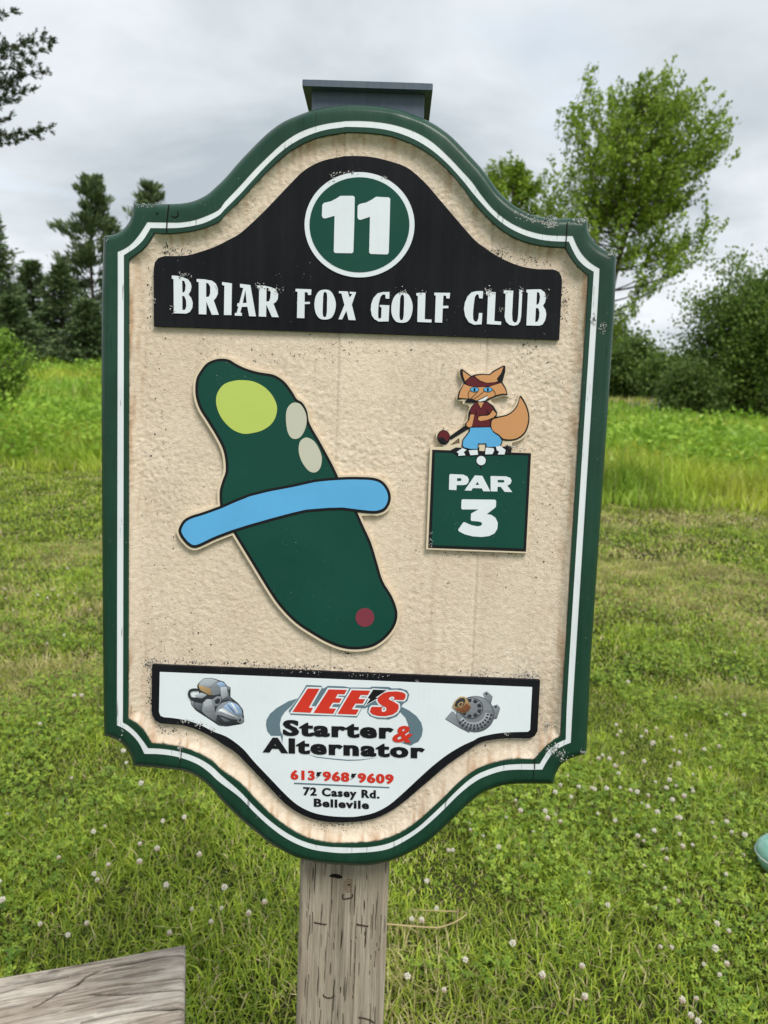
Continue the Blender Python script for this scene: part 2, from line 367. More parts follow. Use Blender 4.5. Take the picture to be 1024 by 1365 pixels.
# ---- frame: four nested outlines traced in the same eight runs
z1 = lambda *p: Z(130, 240, 5.12, p); z2 = lambda *p: Z(300, 90, 5.12, p); z3 = lambda *p: Z(460, 90, 5.12, p); z4 = lambda *p: Z(630, 240, 5.12, p)
z5 = lambda *p: Z(130, 880, 5.12, p); z6 = lambda *p: Z(300, 960, 5.12, p); z7 = lambda *p: Z(460, 960, 5.12, p); z8 = lambda *p: Z(620, 880, 5.12, p)
OUT = [
 z1((43, 382), (95, 375), (140, 360), (180, 330), (210, 295), (230, 250), (240, 200), (248, 162)),
 z1((248, 162), (400, 163), (490, 163), (580, 158), (650, 145), (710, 120), (760, 90), (810, 45))+z2((0, 755), (100, 640), (200, 535), (300, 440), (400, 370), (500, 325), (600, 290), (700, 270), (800, 260))+z3((0, 256), (100, 256), (200, 262), (300, 275), (400, 298), (500, 335), (570, 365), (640, 405), (720, 465), (800, 545), (880, 630), (950, 710))+z4((165, 60), (210, 110), (260, 155), (320, 195), (380, 225), (450, 248), (520, 258), (600, 262), (700, 262), (783, 270)),
 z4((783, 270), (787, 330), (805, 380), (835, 425), (880, 465), (930, 490), (980, 512)),
 z4((980, 512), (960, 1024))+[(796, 760)]+z8((858, 0), (845, 300), (828, 640)),
 z8((828, 640), (750, 660), (700, 680), (655, 715), (630, 755), (612, 800), (605, 845)),
 z8((605, 845), (500, 843), (400, 843), (300, 848), (220, 865))+z7((950, 490), (880, 540), (800, 610), (720, 690), (640, 765), (560, 835), (460, 895), (340, 950), (200, 985), (100, 993))+z6((800, 988), (700, 982), (600, 965), (500, 940), (400, 895), (300, 835), (200, 755), (100, 670))+z5((850, 960), (790, 890), (720, 825), (650, 780), (580, 755), (500, 745), (400, 735), (243, 722)),
 z5((243, 722), (240, 700), (225, 650), (195, 600), (155, 560), (110, 535), (45, 515)),
 z5((45, 515), (38, 0))+[(135.6, 600)]+z1((30, 900), (43, 382))]
STO = [
 z1((138, 488), (180, 470), (230, 435), (275, 385), (310, 335), (340, 286)),
 z1((340, 286), (480, 288), (560, 288), (650, 275), (740, 245), (830, 200))+z2((0, 915), (100, 810), (200, 700), (300, 600), (400, 510), (500, 445), (600, 405), (700, 380), (800, 366))+z3((0, 363), (100, 362), (200, 368), (300, 382), (400, 408), (500, 448), (600, 510), (700, 600), (800, 705))+z4((0, 15), (60, 100), (140, 195), (230, 270), (330, 325), (430, 358), (530, 375), (685, 380)),
 z4((685, 380), (710, 440), (745, 500), (790, 550), (830, 580), (868, 603)),
 z4((868, 603), (845, 1024))+z8((755, 0), (723, 563)),
 z8((723, 563), (660, 590), (600, 635), (560, 690), (528, 747)),
 z8((528, 747), (440, 748), (340, 748), (240, 760))+z7((940, 392), (860, 440), (770, 515), (680, 605), (590, 690), (500, 765), (400, 830), (300, 878), (200, 898), (100, 905))+z6((800, 908), (700, 900), (600, 884), (500, 850), (400, 797), (300, 722), (200, 630), (100, 527))+z5((830, 830), (760, 765), (690, 715), (610, 680), (520, 655), (420, 642), (320, 640)),
 z5((320, 640), (285, 570), (240, 515), (185, 470), (133, 445)),
 z5((133, 445), (133, 0))+z1((138, 1000), (138, 488))]
STI = [
 z1((180, 512), (215, 490), (265, 455), (310, 410), (340, 365), (362, 327)),
 z1((362, 327), (480, 328), (560, 325), (650, 312), (740, 288), (830, 240))+z2((0, 965), (100, 866), (200, 756), (300, 650), (400, 560), (500, 495), (600, 450), (700, 422), (800, 408))+z3((0, 404), (100, 406), (200, 412), (300, 428), (400, 458), (500, 503), (600, 568), (700, 655), (800, 765))+z4((0, 85), (60, 155), (140, 240), (230, 312), (330, 365), (430, 398), (530, 415), (658, 420)),
 z4((658, 420), (685, 480), (720, 540), (770, 590), (828, 625)),
 z4((828, 625), (803, 1024))+z8((712, 0), (688, 540)),
 z8((688, 540), (630, 568), (575, 610), (540, 660), (510, 708)),
 z8((510, 708), (440, 708), (340, 710), (240, 722))+z7((940, 352), (860, 398), (770, 475), (680, 565), (590, 650), (500, 730), (400, 795), (300, 840), (200, 862), (100, 870))+z6((800, 868), (700, 863), (600, 846), (500, 811), (400, 755), (300, 680), (200, 588), (100, 484))+z5((850, 790), (780, 725), (710, 680), (630, 645), (540, 620), (440, 605), (345, 600)),
 z5((345, 600), (310, 550), (265, 495), (215, 450), (173, 425)),
 z5((173, 425), (175, 0))+z1((180, 1000), (180, 512))]
GRI = [
 z1((217, 545), (250, 520), (300, 485), (340, 440), (370, 395), (390, 363)),
 z1((390, 363), (480, 368), (560, 362), (650, 350), (740, 325), (840, 280))+z2((0, 1005), (100, 912), (200, 803), (300, 698), (400, 607), (500, 540), (600, 493), (700, 465), (800, 450))+z3((0, 446), (100, 446), (200, 452), (300, 468), (400, 500), (500, 545), (600, 610), (700, 700), (800, 815))+z4((0, 145), (60, 215), (140, 295), (230, 365), (330, 415), (430, 443), (530, 458), (635, 463)),
 z4((635, 463), (665, 520), (700, 570), (740, 612), (788, 650)),
 z4((788, 650), (768, 1024))+z8((680, 0), (652, 520)),
 z8((652, 520), (600, 550), (545, 595), (505, 640), (472, 678)),
 z8((472, 678), (440, 676), (340, 675), (240, 690))+z7((940, 315), (860, 358), (770, 430), (680, 520), (590, 605), (500, 685), (400, 755), (300, 802), (200, 828), (100, 836))+z6((800, 840), (700, 835), (600, 815), (500, 775), (400, 712), (300, 630), (200, 530), (100, 425))+z5((860, 760), (790, 695), (720, 652), (640, 615), (550, 590), (450, 575), (370, 568)),
 z5((370, 568), (340, 515), (300, 460), (250, 420), (210, 398)),
 z5((210, 398), (213, 0))+z1((217, 1000), (217, 545))]
SEGN = [14, 150, 14, 40, 14, 150, 14, 40]
def ring(runs):
    r = []
    for run, n in zip(runs, SEGN): r += resample(catmull(run, False, 8), n+1)[:-1]
    return r
r_out, r_so, r_si, r_gi = ring(OUT), ring(STO), ring(STI), ring(GRI)
NR = len(r_out)
def lerp2(a, b, t): return [(p[0]+(q[0]-p[0])*t, p[1]+(q[1]-p[1])*t) for p, q in zip(a, b)]
lat = Lattice(5)
def ring3(pts, z, wob=0.0):
    o = []
    for i, p in enumerate(pts):
        v = P(p[0], p[1], z)
        if wob: v = v+Vector((0, 0, wob*(lat(v.x*60+9, v.y*25)-0.5)))
        o.append(v)
    return o
def loft(name, rings, mat, parent, smooth=True):
    V = [v for r in rings for v in r]; Fc = []
    for k in range(len(rings)-1):
        for i in range(NR):
            j = (i+1) % NR; Fc.append((k*NR+i, k*NR+j, (k+1)*NR+j, (k+1)*NR+i))
    me = bpy.data.meshes.new(name); me.from_pydata([tuple(v) for v in V], [], Fc)
    bm = bmesh.new(); bm.from_mesh(me); bmesh.ops.recalc_face_normals(bm, faces=bm.faces)
    up = [f for f in bm.faces if abs(f.normal.z) > 0.7]
    if sum(f.normal.z for f in up) < 0: bmesh.ops.reverse_faces(bm, faces=bm.faces)
    if smooth:
        for f in bm.faces: f.smooth = True
        for e in bm.edges:
            if len(e.link_faces) == 2 and e.calc_face_angle() > R(32): e.smooth = False
    bm.to_mesh(me); bm.free(); return obj(name, me, mat, parent)
RB = 0.011                                        # rounding of the outer edge
prof = []
back = ring3(r_out, ZB); prof.append(back)
prof.append(ring3(r_out, -RB, 0.0008))
for k in range(1, 7):
    a = k/6*math.pi/2; prof.append(ring3(lerp2(r_out, r_so, 0.40*(1-math.cos(a))), -RB*(1-math.sin(a)), 0.0008))
prof.append(ring3(lerp2(r_out, r_so, 0.72), 0, 0.0006)); prof.append(ring3(r_so, 0)); prof.append(ring3(r_so, -0.0012))
frame = loft('frame', prof, M_green, sign)
stripe = loft('stripe', [ring3(r_so, -0.003), ring3(r_so, -0.0004), ring3(r_si, -0.0004), ring3(r_si, -0.003)], M_white, frame)
lip = loft('inner_lip', [ring3(r_si, -0.002), ring3(r_si, 0), ring3(lerp2(r_si, r_gi, 0.85), 0), ring3(r_gi, -0.0012), ring3(r_gi, -0.016)], M_green, frame)
# back board closing the sign behind
bp = outset(r_out, -3)
slab('back_board', [bp], -0.0300, 0.0125, M_green, sign)

# ---- sandblasted field as a real relief
gi3 = np.array([tuple(P(x, y, -0.0012))[:2] for x, y in r_gi])
x0, y0 = gi3.min(0)-0.004; x1_, y1_ = gi3.max(0)+0.004; st = 0.0016
nx, ny = int((x1_-x0)/st)+1, int((y1_-y0)/st)+1
gx, gy = np.meshgrid(x0+np.arange(nx)*st, y0+np.arange(ny)*st); GX, GY = gx.ravel(), gy.ravel()
dist = np.full(GX.shape, 9.0); ins = np.zeros(GX.shape, bool)
A = gi3[::2]; B = np.roll(A, -1, 0)
for a, b in zip(A, B):
    d = b-a; t = np.clip(((GX-a[0])*d[0]+(GY-a[1])*d[1])/(d@d+1e-12), 0, 1)
    dist = np.minimum(dist, np.hypot(GX-a[0]-t*d[0], GY-a[1]-t*d[1]))
    c = (a[1] > GY) != (b[1] > GY); xx = a[0]+(GY-a[1])/(b[1]-a[1]+1e-12)*d[0]; ins ^= c & (GX < xx)
def fnoise(shape, corr, seed, asp=1.0):
    g = np.random.default_rng(seed).standard_normal(shape); fy = np.fft.fftfreq(shape[0])[:, None]; fx = np.fft.rfftfreq(shape[1])[None]
    h = np.fft.irfft2(np.fft.rfft2(g)*np.exp(-((fx*corr)**2+(fy*corr*asp)**2)*9), s=shape); return h/h.std()
hz = (0.00030*fnoise((ny, nx), 0.6, 1)+0.00022*fnoise((ny, nx), 1.4, 2)+0.00007*fnoise((ny, nx), 5, 3)+0.00014*fnoise((ny, nx), 18, 4)+0.00010*fnoise((ny, nx), 2.0, 6, 12)).ravel()
amp = np.clip(0.6+0.25*fnoise((ny, nx), 30, 5).ravel(), 0.35, 1.0)
ridge = 0.0004*np.exp(-dist/0.012)*fnoise((ny, nx), 1.6, 8, 5).ravel()
# carving waves round the plaques are left out; coved shoulder towards the frame
hz = ZF+np.minimum(hz*amp+ridge, 0.0022)+0.0075*np.exp(-(dist/0.0058)**1.3)
for spx, stp in ((447, 0.00035), (641, -0.0003)):
    xs_ = P(spx, 640, ZF).x; hz -= 0.0010*np.exp(-((GX-xs_)/0.0011)**2); hz += stp*np.exp(-np.maximum(GX-xs_, 0)/0.05)*(GX > xs_)
keep = (ins | (dist < 0.0045)).reshape(ny, nx); q = keep[:-1, :-1] & keep[1:, :-1] & keep[:-1, 1:] & keep[1:, 1:]
jj, ii = np.nonzero(q); i0 = jj*nx+ii
used = np.zeros(nx*ny, bool); fc = np.stack([i0, i0+1, i0+nx+1, i0+nx], 1); used[fc.ravel()] = True
remap = np.cumsum(used)-1; Vf = np.stack([GX, GY, hz-BASE.z], 1)[used]
# grime of the board itself: boards of slightly different tone, rain streaks, brown brush marks in the cove
sxs = [P(447, 640, ZF).x, P(641, 640, ZF).x]; tn = np.where(GX < sxs[0], 0.97, np.where(GX < sxs[1], 1.0, 0.965)); ta, tb, td = Lattice(91), Lattice(92), Lattice(93)
for xs_ in sxs: tn = tn*(1-0.16*np.exp(-((GX-xs_)/0.0012)**2))
sk = np.clip(ta(GX*240+0.8*tb(GX*60, GY*40), GY*26)*2.2-1.05, 0, 1)*np.exp(-np.maximum(dist-0.002, 0)/0.011); rain = np.clip(tb(GX*130, GY*3.5)*1.9-1.05, 0, 1)*np.clip(td(GX*9, GY*6)*2-0.6, 0, 1)
scuff = np.clip(td(GX*22+7, GY*18)*1.8-1.0, 0, 1)*np.clip(ta(GX*420, GY*300)*2-0.7, 0, 1)
cf = tn[:, None]*(1-0.42*sk[:, None]*np.array([0.6, 0.95, 1.2]))*(1-0.17*rain[:, None]*np.array([0.8, 1, 1.1]))*(1-0.22*scuff[:, None])
fm = mesh_np('sandblasted_field', Vf, remap[fc], True); set_col(fm, np.clip(cf, 0.1, 1.1)[used]); field = obj('sandblasted_field', fm, M_tan, sign)

# ---- header panel
hd = [(205.2, 434.6)]+z1((383, 640), (384, 600), (392, 560), (415, 532), (455, 518))+catmull(z1((455, 518), (600, 515), (700, 490), (800, 455), (900, 405), (980, 358))+z2((235, 1012), (330, 915), (430, 810), (530, 710), (620, 655), (700, 627), (800, 607))+z3((0, 604), (100, 603), (200, 613), (300, 637), (400, 670), (470, 715), (560, 800), (650, 905))+z4((0, 393), (80, 458), (160, 513), (250, 558), (340, 590), (440, 607), (545, 609)), False, 4)[1:]+z4((572, 616), (593, 632), (606, 655), (612, 690))+[(745.7, 452.8)]
header = slab('header_panel', [hd], ZP, 0.0105, M_black, sign)
ZL = ZP+0.0012
disc = slab('number_disc', [ell(479.4, 299.5, 73.3, 70.2, 72)], ZP+0.0010, 0.003, M_vinyl, header)
slab('disc_face', [ell(479.3, 299.4, 66.6, 63.4, 72)], ZP+0.0014, 0.001, M_pgreen, header)
q1 = lambda *p: Z(400, 220, 6.4, p)
for dg in (q1((345, 262), (455, 262), (467, 275), (463, 500), (455, 740), (443, 752), (300, 750), (288, 738), (295, 432), (215, 455), (197, 452), (187, 435), (190, 340), (205, 322), (265, 308), (310, 285)),
           q1((648, 270), (758, 275), (770, 288), (765, 500), (757, 748), (745, 762), (602, 758), (590, 745), (597, 440), (518, 467), (500, 464), (490, 445), (492, 348), (508, 332), (568, 318), (612, 295))):
    slab('digit', [dg], ZP+0.0019, 0.001, M_vinyl, header)
LET = {}
la = lambda *p: Z(220, 355, 6.4, p); lb = lambda *p: Z(380, 365, 6.4, p); lc = lambda *p: Z(490, 370, 6.4, p); ld = lambda *p: Z(600, 370, 6.4, p)
letters = [
 [la((58, 78), (100, 80), (150, 92), (195, 110), (218, 140), (225, 175), (218, 210), (200, 240), (222, 268), (236, 310), (232, 355), (212, 388), (180, 403), (75, 400), (73, 110), (58, 104)), la((145, 120), (165, 125), (176, 160), (172, 205), (162, 222), (147, 222)), la((146, 250), (165, 255), (180, 290), (182, 340), (172, 370), (147, 372))],
 [la((270, 107), (330, 110), (400, 122), (432, 145), (450, 190), (450, 235), (435, 268), (415, 290), (458, 413), (400, 413), (352, 300), (352, 410), (288, 408), (288, 135), (270, 130)), la((350, 140), (370, 145), (386, 175), (386, 230), (375, 258), (350, 262))],
 [la((487, 133), (570, 145), (566, 415), (503, 415), (507, 165), (487, 158))],
 [la((640, 148), (728, 160), (775, 427), (718, 425), (703, 345), (655, 345), (641, 395), (655, 397), (655, 422), (596, 420), (596, 398), (612, 397), (626, 343), (615, 340), (618, 314), (634, 314), (668, 185), (640, 178)), la((686, 203), (697, 312), (662, 312))],
 [la((787, 163), (850, 165), (910, 180), (945, 195), (965, 235), (962, 280), (945, 305), (925, 318), (970, 434), (912, 432), (864, 325), (862, 430), (800, 427), (803, 188), (787, 185)), la((866, 180), (888, 190), (902, 220), (898, 270), (888, 297), (864, 300))],
 [lb((90, 127), (225, 132), (222, 180), (197, 180), (192, 158), (168, 155), (167, 240), (212, 238), (212, 256), (167, 258), (165, 378), (102, 376), (107, 152), (90, 150))],
 [catmull(lb((343, 134), (385, 145), (415, 185), (432, 240), (432, 285), (420, 335), (395, 375), (345, 390), (295, 380), (265, 340), (252, 285), (253, 235), (265, 185), (295, 145)), n=3), lb((343, 152), (357, 165), (360, 200), (357, 330), (350, 365), (338, 370), (325, 362), (320, 330), (325, 190), (330, 160))],
 [lb((460, 147), (536, 150), (549, 196), (556, 198), (574, 172), (552, 168), (552, 152), (607, 156), (570, 262), (603, 395), (542, 393), (524, 315), (487, 388), (456, 388), (507, 265), (482, 168), (460, 165))],
 [lc((188, 122), (130, 123), (85, 135), (50, 175), (32, 225), (28, 275), (38, 325), (60, 355), (95, 375), (180, 373), (187, 236), (105, 233), (106, 250), (120, 253), (117, 340), (105, 352), (92, 345), (90, 300), (95, 225), (110, 165), (130, 143), (152, 145), (155, 178), (186, 180))],
 [catmull(lc((297, 125), (345, 140), (372, 185), (385, 235), (382, 290), (365, 345), (335, 378), (290, 385), (245, 375), (215, 335), (204, 290), (205, 235), (220, 180), (250, 140)), n=3), lc((297, 142), (311, 155), (313, 190), (309, 320), (303, 355), (290, 365), (277, 357), (272, 325), (278, 180), (284, 155))],
 [lc((416, 133), (450, 128), (495, 130), (488, 355), (548, 358), (545, 383), (425, 378), (430, 155), (418, 155))],
 [lc((570, 128), (705, 130), (700, 178), (675, 178), (670, 155), (648, 152), (643, 240), (690, 240), (690, 260), (642, 262), (637, 384), (575, 382), (583, 152), (570, 150))],
 [ld((283, 115), (278, 178), (250, 176), (243, 145), (228, 142), (212, 165), (203, 230), (196, 310), (198, 355), (212, 375), (230, 375), (242, 350), (247, 302), (276, 302), (270, 398), (205, 402), (160, 380), (130, 330), (119, 265), (128, 210), (150, 160), (185, 125), (230, 115))],
 [ld((308, 112), (345, 108), (350, 122), (390, 125), (378, 370), (438, 376), (434, 403), (315, 396), (325, 145), (308, 138))],
 [ld((460, 108), (540, 112), (530, 310), (533, 365), (548, 383), (567, 382), (577, 360), (582, 320), (593, 105), (618, 105), (607, 330), (598, 375), (578, 402), (545, 411), (505, 402), (478, 375), (466, 335), (470, 280), (475, 135), (460, 135))],
 [ld((653, 103), (720, 100), (775, 100), (808, 125), (818, 165), (812, 210), (793, 240), (815, 275), (822, 315), (812, 365), (790, 400), (760, 410), (652, 408), (665, 130), (653, 125)), ld((742, 122), (762, 128), (769, 165), (762, 210), (752, 228), (737, 230)), ld((733, 258), (755, 262), (764, 300), (760, 345), (748, 375), (727, 378))]]
for lp in letters: slab('letter', lp, ZL, 0.0022, M_vinyl, header)

# ---- hole map plaque
m1 = lambda *p: Z(230, 460, 4.875, p); m2 = lambda *p: Z(360, 620, 5.12, p)
up_run = m1((310, 1045), (306, 1000), (308, 940), (325, 880), (345, 820), (342, 740), (325, 670), (285, 590), (230, 500), (180, 420), (155, 350), (148, 290), (155, 220), (180, 170), (220, 120), (270, 95), (320, 87), (370, 95), (420, 125), (480, 152), (560, 175), (650, 190), (700, 215), (740, 250), (780, 305), (808, 350), (845, 375), (875, 430), (892, 510), (960, 630))+m2((428, 0), (467, 83))
wr_run = m2((467, 83), (530, 80), (600, 80), (700, 85), (760, 105), (800, 145), (823, 200), (820, 255), (790, 305), (740, 328), (680, 330), (596, 321))
lo_run = m2((596, 321), (640, 420), (690, 530), (730, 660), (770, 790), (830, 890), (865, 980), (868, 1050), (840, 1120), (780, 1190), (700, 1240), (600, 1258), (500, 1250), (400, 1215), (300, 1160), (180, 1080), (80, 980), (0, 870))+m1((485, 1365), (395, 1218))
wl_run = m1((395, 1218), (280, 1262), (200, 1300), (150, 1318), (110, 1308), (70, 1270), (45, 1230), (40, 1195), (70, 1140), (120, 1110), (200, 1085), (310, 1045))
mk = lambda r, n=5: catmull(r, False, n)[:-1]
um = mk(up_run)+mk(wr_run)+mk(lo_run)+mk(wl_run)
hole_map = slab('hole_map_plaque', [outset(um, 3.0)], ZP, 0.0105, M_tanedge, sign)
slab('outline_print', [um], ZP+0.0003, 0.0003, M_dblack, hole_map)
up_green = outset(mk(up_run)+[tuple(up_run[-1])]+m2((420, 190), (100, 230))+m1((560, 1060), (380, 1110)), -3.7)
slab('fairway_print', [up_green], ZP+0.0006, 0.0003, M_pgreen, hole_map)
lo_green = outset(mk(lo_run)+[tuple(lo_run[-1])]+m1((420, 1120), (620, 1030))+m2((150, 230), (400, 190), (560, 200)), -3.7)
slab('fairway_print', [lo_green], ZP+0.0006, 0.0003, M_pgreen, hole_map)
water = mk(wr_run)+m2((596, 321), (500, 308), (400, 310), (250, 322), (150, 345))+m1((640, 1145), (500, 1185))+mk(wl_run)+m1((310, 1045), (400, 1005), (500, 965), (620, 935), (780, 905))+m2((300, 98), (400, 87))
water = catmull(resample(water+[water[0]], 110)[:-1], True, 2)
slab('water_edge_print', [water], ZP+0.0009, 0.0003, M_dblack, hole_map)
slab('water_print', [outset(water, -3.7)], ZP+0.0012, 0.0003, M_blue, hole_map)
slab('green_print', [catmull(m1((283, 360), (295, 305), (335, 255), (400, 232), (460, 228), (530, 238), (600, 275), (650, 330), (678, 395), (672, 460), (640, 515), (580, 555), (510, 573), (455, 575), (390, 548), (330, 490), (295, 425)))], ZP+0.0009, 0.0003, M_yel, hole_map)
for b in (m1((737, 470), (745, 415), (770, 382), (800, 373), (835, 388), (865, 440), (872, 500), (858, 555), (830, 598), (795, 610), (765, 595), (745, 550)), m1((820, 670), (830, 625), (860, 602), (890, 605), (925, 630), (955, 680), (970, 730), (965, 785), (945, 818), (915, 828), (880, 812), (845, 765), (825, 715))):
    slab('bunker_print', [catmull(b, n=4)], ZP+0.0009, 0.0003, M_sand, hole_map)
slab('tee_print', [ell(*m2((648, 1040))[0], 12.5, 12.5)], ZP+0.0009, 0.0003, M_red, hole_map)

# ---- par plaque with the fox cut-out
fx = lambda *p: Z(570, 475, 6.827, p); pz = lambda *p: Z(560, 590, 6.4, p)
fo = catmull(fx((150, 822), (112, 795), (82, 745), (78, 700), (100, 672), (145, 663), (190, 675), (215, 703), (330, 632), (332, 605), (355, 575), (365, 510), (383, 458), (345, 440), (318, 428), (322, 408), (268, 402), (270, 340), (316, 245), (290, 185), (285, 125), (300, 103), (325, 105), (400, 160), (500, 143), (560, 148), (600, 115), (690, 70), (716, 72), (722, 140), (697, 235), (730, 290), (744, 364), (690, 362), (640, 375), (578, 398), (620, 445), (648, 500), (655, 533), (720, 514), (770, 480), (805, 425), (833, 352), (862, 352), (915, 440), (942, 540), (936, 625), (900, 710), (840, 765), (772, 788), (776, 830), (792, 852)), False, 3)
par = slab('par_plaque', [[(573.5, 596.2)]+fo+[(711, 602), (703, 737.5), (568.2, 732.4)], fx((205, 806), (288, 742), (294, 790), (240, 803))], ZP, 0.0105, M_tanedge, sign)
def pr(name, lp, k, m): return slab(name, lp if isinstance(lp[0], list) else [lp], ZP+0.0003*k, 0.0003, m, par)
pr('par_border', pz((105, 60), (948, 90), (905, 930), (70, 898)), 1, M_dblack)
pr('par_face', pz((127, 84), (922, 111), (883, 904), (97, 875)), 2, M_pgreen)
pr('base_print', fx((212, 852), (260, 828), (320, 833), (660, 822), (755, 817), (768, 838), (760, 885), (700, 897), (450, 907), (275, 908), (235, 882)), 3, M_dblack)
pr('ball_edge', ell(*pz((522, 153))[0], 7.2, 7.2), 3, M_dblack); pr('ball_print', ell(*pz((522, 153))[0], 6.1, 6.1), 4, M_vinyl)
pr('tee_peg', pz((514, 192), (527, 192), (525, 222), (514, 222)), 3, M_dblack)
for lp in ([pz((258, 268), (370, 273), (405, 290), (417, 315), (412, 340), (395, 358), (365, 363), (313, 362), (311, 405), (247, 402), (250, 280)), pz((317, 303), (350, 304), (355, 315), (350, 327), (316, 328))],
           [pz((468, 280), (532, 283), (600, 415), (540, 415), (528, 390), (450, 388), (438, 410), (380, 408)), pz((490, 335), (506, 361), (472, 360))],
           [pz((605, 285), (735, 288), (772, 302), (782, 325), (772, 352), (745, 367), (788, 422), (722, 420), (690, 378), (662, 376), (660, 417), (603, 415), (602, 292)), pz((664, 318), (715, 319), (722, 331), (712, 341), (663, 340))]):
    pr('letter', lp, 3, M_vinyl)
pr('digit', pz((360, 484), (640, 487), (650, 497), (648, 545), (640, 556), (570, 610), (610, 617), (645, 642), (664, 685), (660, 735), (635, 775), (590, 797), (525, 805), (450, 800), (380, 782), (330, 755), (326, 742), (368, 682), (380, 679), (440, 705), (495, 715), (522, 708), (532, 692), (520, 678), (490, 672), (440, 668), (433, 660), (436, 605), (500, 570), (360, 570), (352, 560), (354, 495)), 3, M_vinyl)
pr('head_outline', fx((300, 118), (316, 114), (398, 177), (440, 163), (500, 158), (565, 162), (600, 130), (690, 83), (710, 88), (708, 140), (682, 235), (715, 290), (730, 352), (690, 348), (640, 360), (570, 388), (530, 410), (440, 415), (420, 422), (345, 420), (340, 410), (365, 388), (320, 385), (275, 395), (272, 380), (285, 320), (330, 245), (302, 180), (296, 140)), 4, M_dblack)
pr('tail_outline', catmull(fx((840, 362), (862, 372), (905, 450), (928, 540), (922, 620), (890, 700), (830, 750), (760, 768), (680, 760), (590, 690), (572, 640), (578, 570), (640, 548), (720, 530), (780, 490), (820, 430)), n=3), 2, M_dblack)
pr('tail_print', catmull(fx((840, 382), (852, 385), (893, 455), (916, 540), (910, 615), (880, 690), (825, 738), (760, 755), (690, 748), (655, 715), (600, 680), (582, 640), (590, 580), (645, 560), (725, 540), (785, 500), (825, 440)), n=3), 3, M_orange)
pr('body_outline', fx((445, 408), (540, 408), (600, 450), (635, 510), (630, 550), (580, 575), (578, 645), (600, 685), (660, 725), (685, 770), (670, 815), (640, 832), (560, 840), (530, 825), (530, 797), (462, 797), (460, 852), (400, 852), (330, 837), (312, 815), (320, 755), (350, 715), (378, 680), (378, 657), (345, 640), (342, 610), (370, 580), (376, 500), (400, 455)), 5, M_dblack)
pr('club_shaft', fx((335, 632), (378, 657), (215, 757), (190, 738)), 3, M_dblack)
pr('club_outline', ell(*fx((147, 737))[0], 8.6, 9.8, 28, 0.4), 4, M_dblack); pr('club_head', ell(*fx((149, 728))[0], 7.3, 7.6, 28), 5, M_maroon)
pr('club_face', fx((105, 745), (130, 735), (155, 748), (170, 775), (165, 795), (140, 790), (118, 775)), 6, M_dblack)
pr('ear_print', fx((320, 132), (390, 183), (365, 205), (342, 225), (326, 180)), 5, M_orange)
pr('face_print', fx((332, 252), (380, 272), (450, 282), (560, 277), (670, 242), (705, 295), (719, 340), (680, 338), (630, 350), (545, 385), (530, 402), (455, 405), (430, 395), (400, 382), (370, 383), (286, 377), (296, 325)), 5, M_orange)
pr('forehead_print', fx((432, 178), (500, 168), (567, 172), (612, 138), (690, 95), (672, 150), (630, 205), (640, 225), (610, 235), (540, 240), (480, 220), (445, 192)), 5, M_orange)
pr('headband_print', fx((345, 242), (380, 200), (425, 183), (470, 224), (540, 246), (620, 242), (662, 236), (600, 262), (520, 275), (430, 276), (380, 265)), 5, M_maroon)
for ex in (428, 550):
    pr('eye_edge', ell(*fx((ex, 302))[0], 6.0, 3.7, 24), 6, M_dblack); pr('eye_print', ell(*fx((ex, 302))[0], 5.2, 2.9, 24), 7, M_blue); pr('pupil', ell(*fx((ex, 302))[0], 1.3, 2.6, 14), 8, M_dblack)
pr('smile_print', fx((452, 405), (510, 378), (543, 358), (546, 382), (520, 402), (480, 411)), 7, M_vinyl); pr('nose_print', fx((342, 417), (368, 386), (410, 384), (440, 405), (400, 420)), 7, M_dblack)
for ln in (((455, 322), (430, 350), (400, 378)), ((522, 308), (480, 348), (425, 386)), ((384, 310), (371, 345), (376, 382)), ((592, 300), (612, 325), (618, 355))):
    pr('face_line', stroke(catmull(fx(*ln), False, 5), 0.8), 6, M_dblack)
pr('smile_line', stroke(catmull(fx((447, 410), (455, 402), (510, 374), (545, 355)), False, 3), 0.8), 8, M_dblack)
pr('shirt_print', fx((440, 420), (455, 425), (485, 482), (517, 420), (543, 420), (600, 472), (568, 525), (470, 535), (452, 560), (462, 590), (572, 572), (570, 640), (410, 640), (415, 600), (432, 528), (388, 518), (390, 490), (407, 460)), 6, M_maroon)
pr('neck_print', fx((458, 418), (513, 418), (486, 470)), 6, M_orange)
pr('arm_print', fx((392, 528), (427, 530), (410, 610), (405, 636), (380, 646), (357, 634), (354, 610), (380, 580)), 7, M_orange)
pr('arm_print', fx((597, 488), (628, 525), (600, 556), (540, 578), (480, 588), (460, 575), (465, 550), (490, 543), (550, 540), (568, 528)), 7, M_orange)
for ln in (((440, 490), (447, 520), (430, 535)), ((540, 490), (552, 510), (566, 520))): pr('shirt_line', stroke(catmull(fx(*ln), False, 4), 0.8), 8, M_dblack)
pr('shorts_print', fx((390, 650), (570, 646), (598, 692), (655, 732), (676, 770), (663, 806), (620, 822), (540, 824), (536, 792), (458, 792), (455, 842), (390, 842), (332, 826), (321, 808), (327, 762), (357, 722), (386, 684)), 6, M_blue)
for sh in (((266, 870), (318, 835), (357, 850), (330, 870), (345, 900), (280, 906), (284, 886)), ((375, 855), (455, 850), (460, 895), (390, 900)), ((530, 830), (600, 835), (608, 855), (590, 890), (525, 892)), ((622, 822), (660, 812), (712, 852), (700, 893), (640, 893), (652, 866), (632, 856))):
    pr('shoe_print', fx(*sh), 7, M_vinyl)
pr('gap_print', fx((472, 806), (523, 806), (519, 862), (472, 860)), 4, M_tanedge)

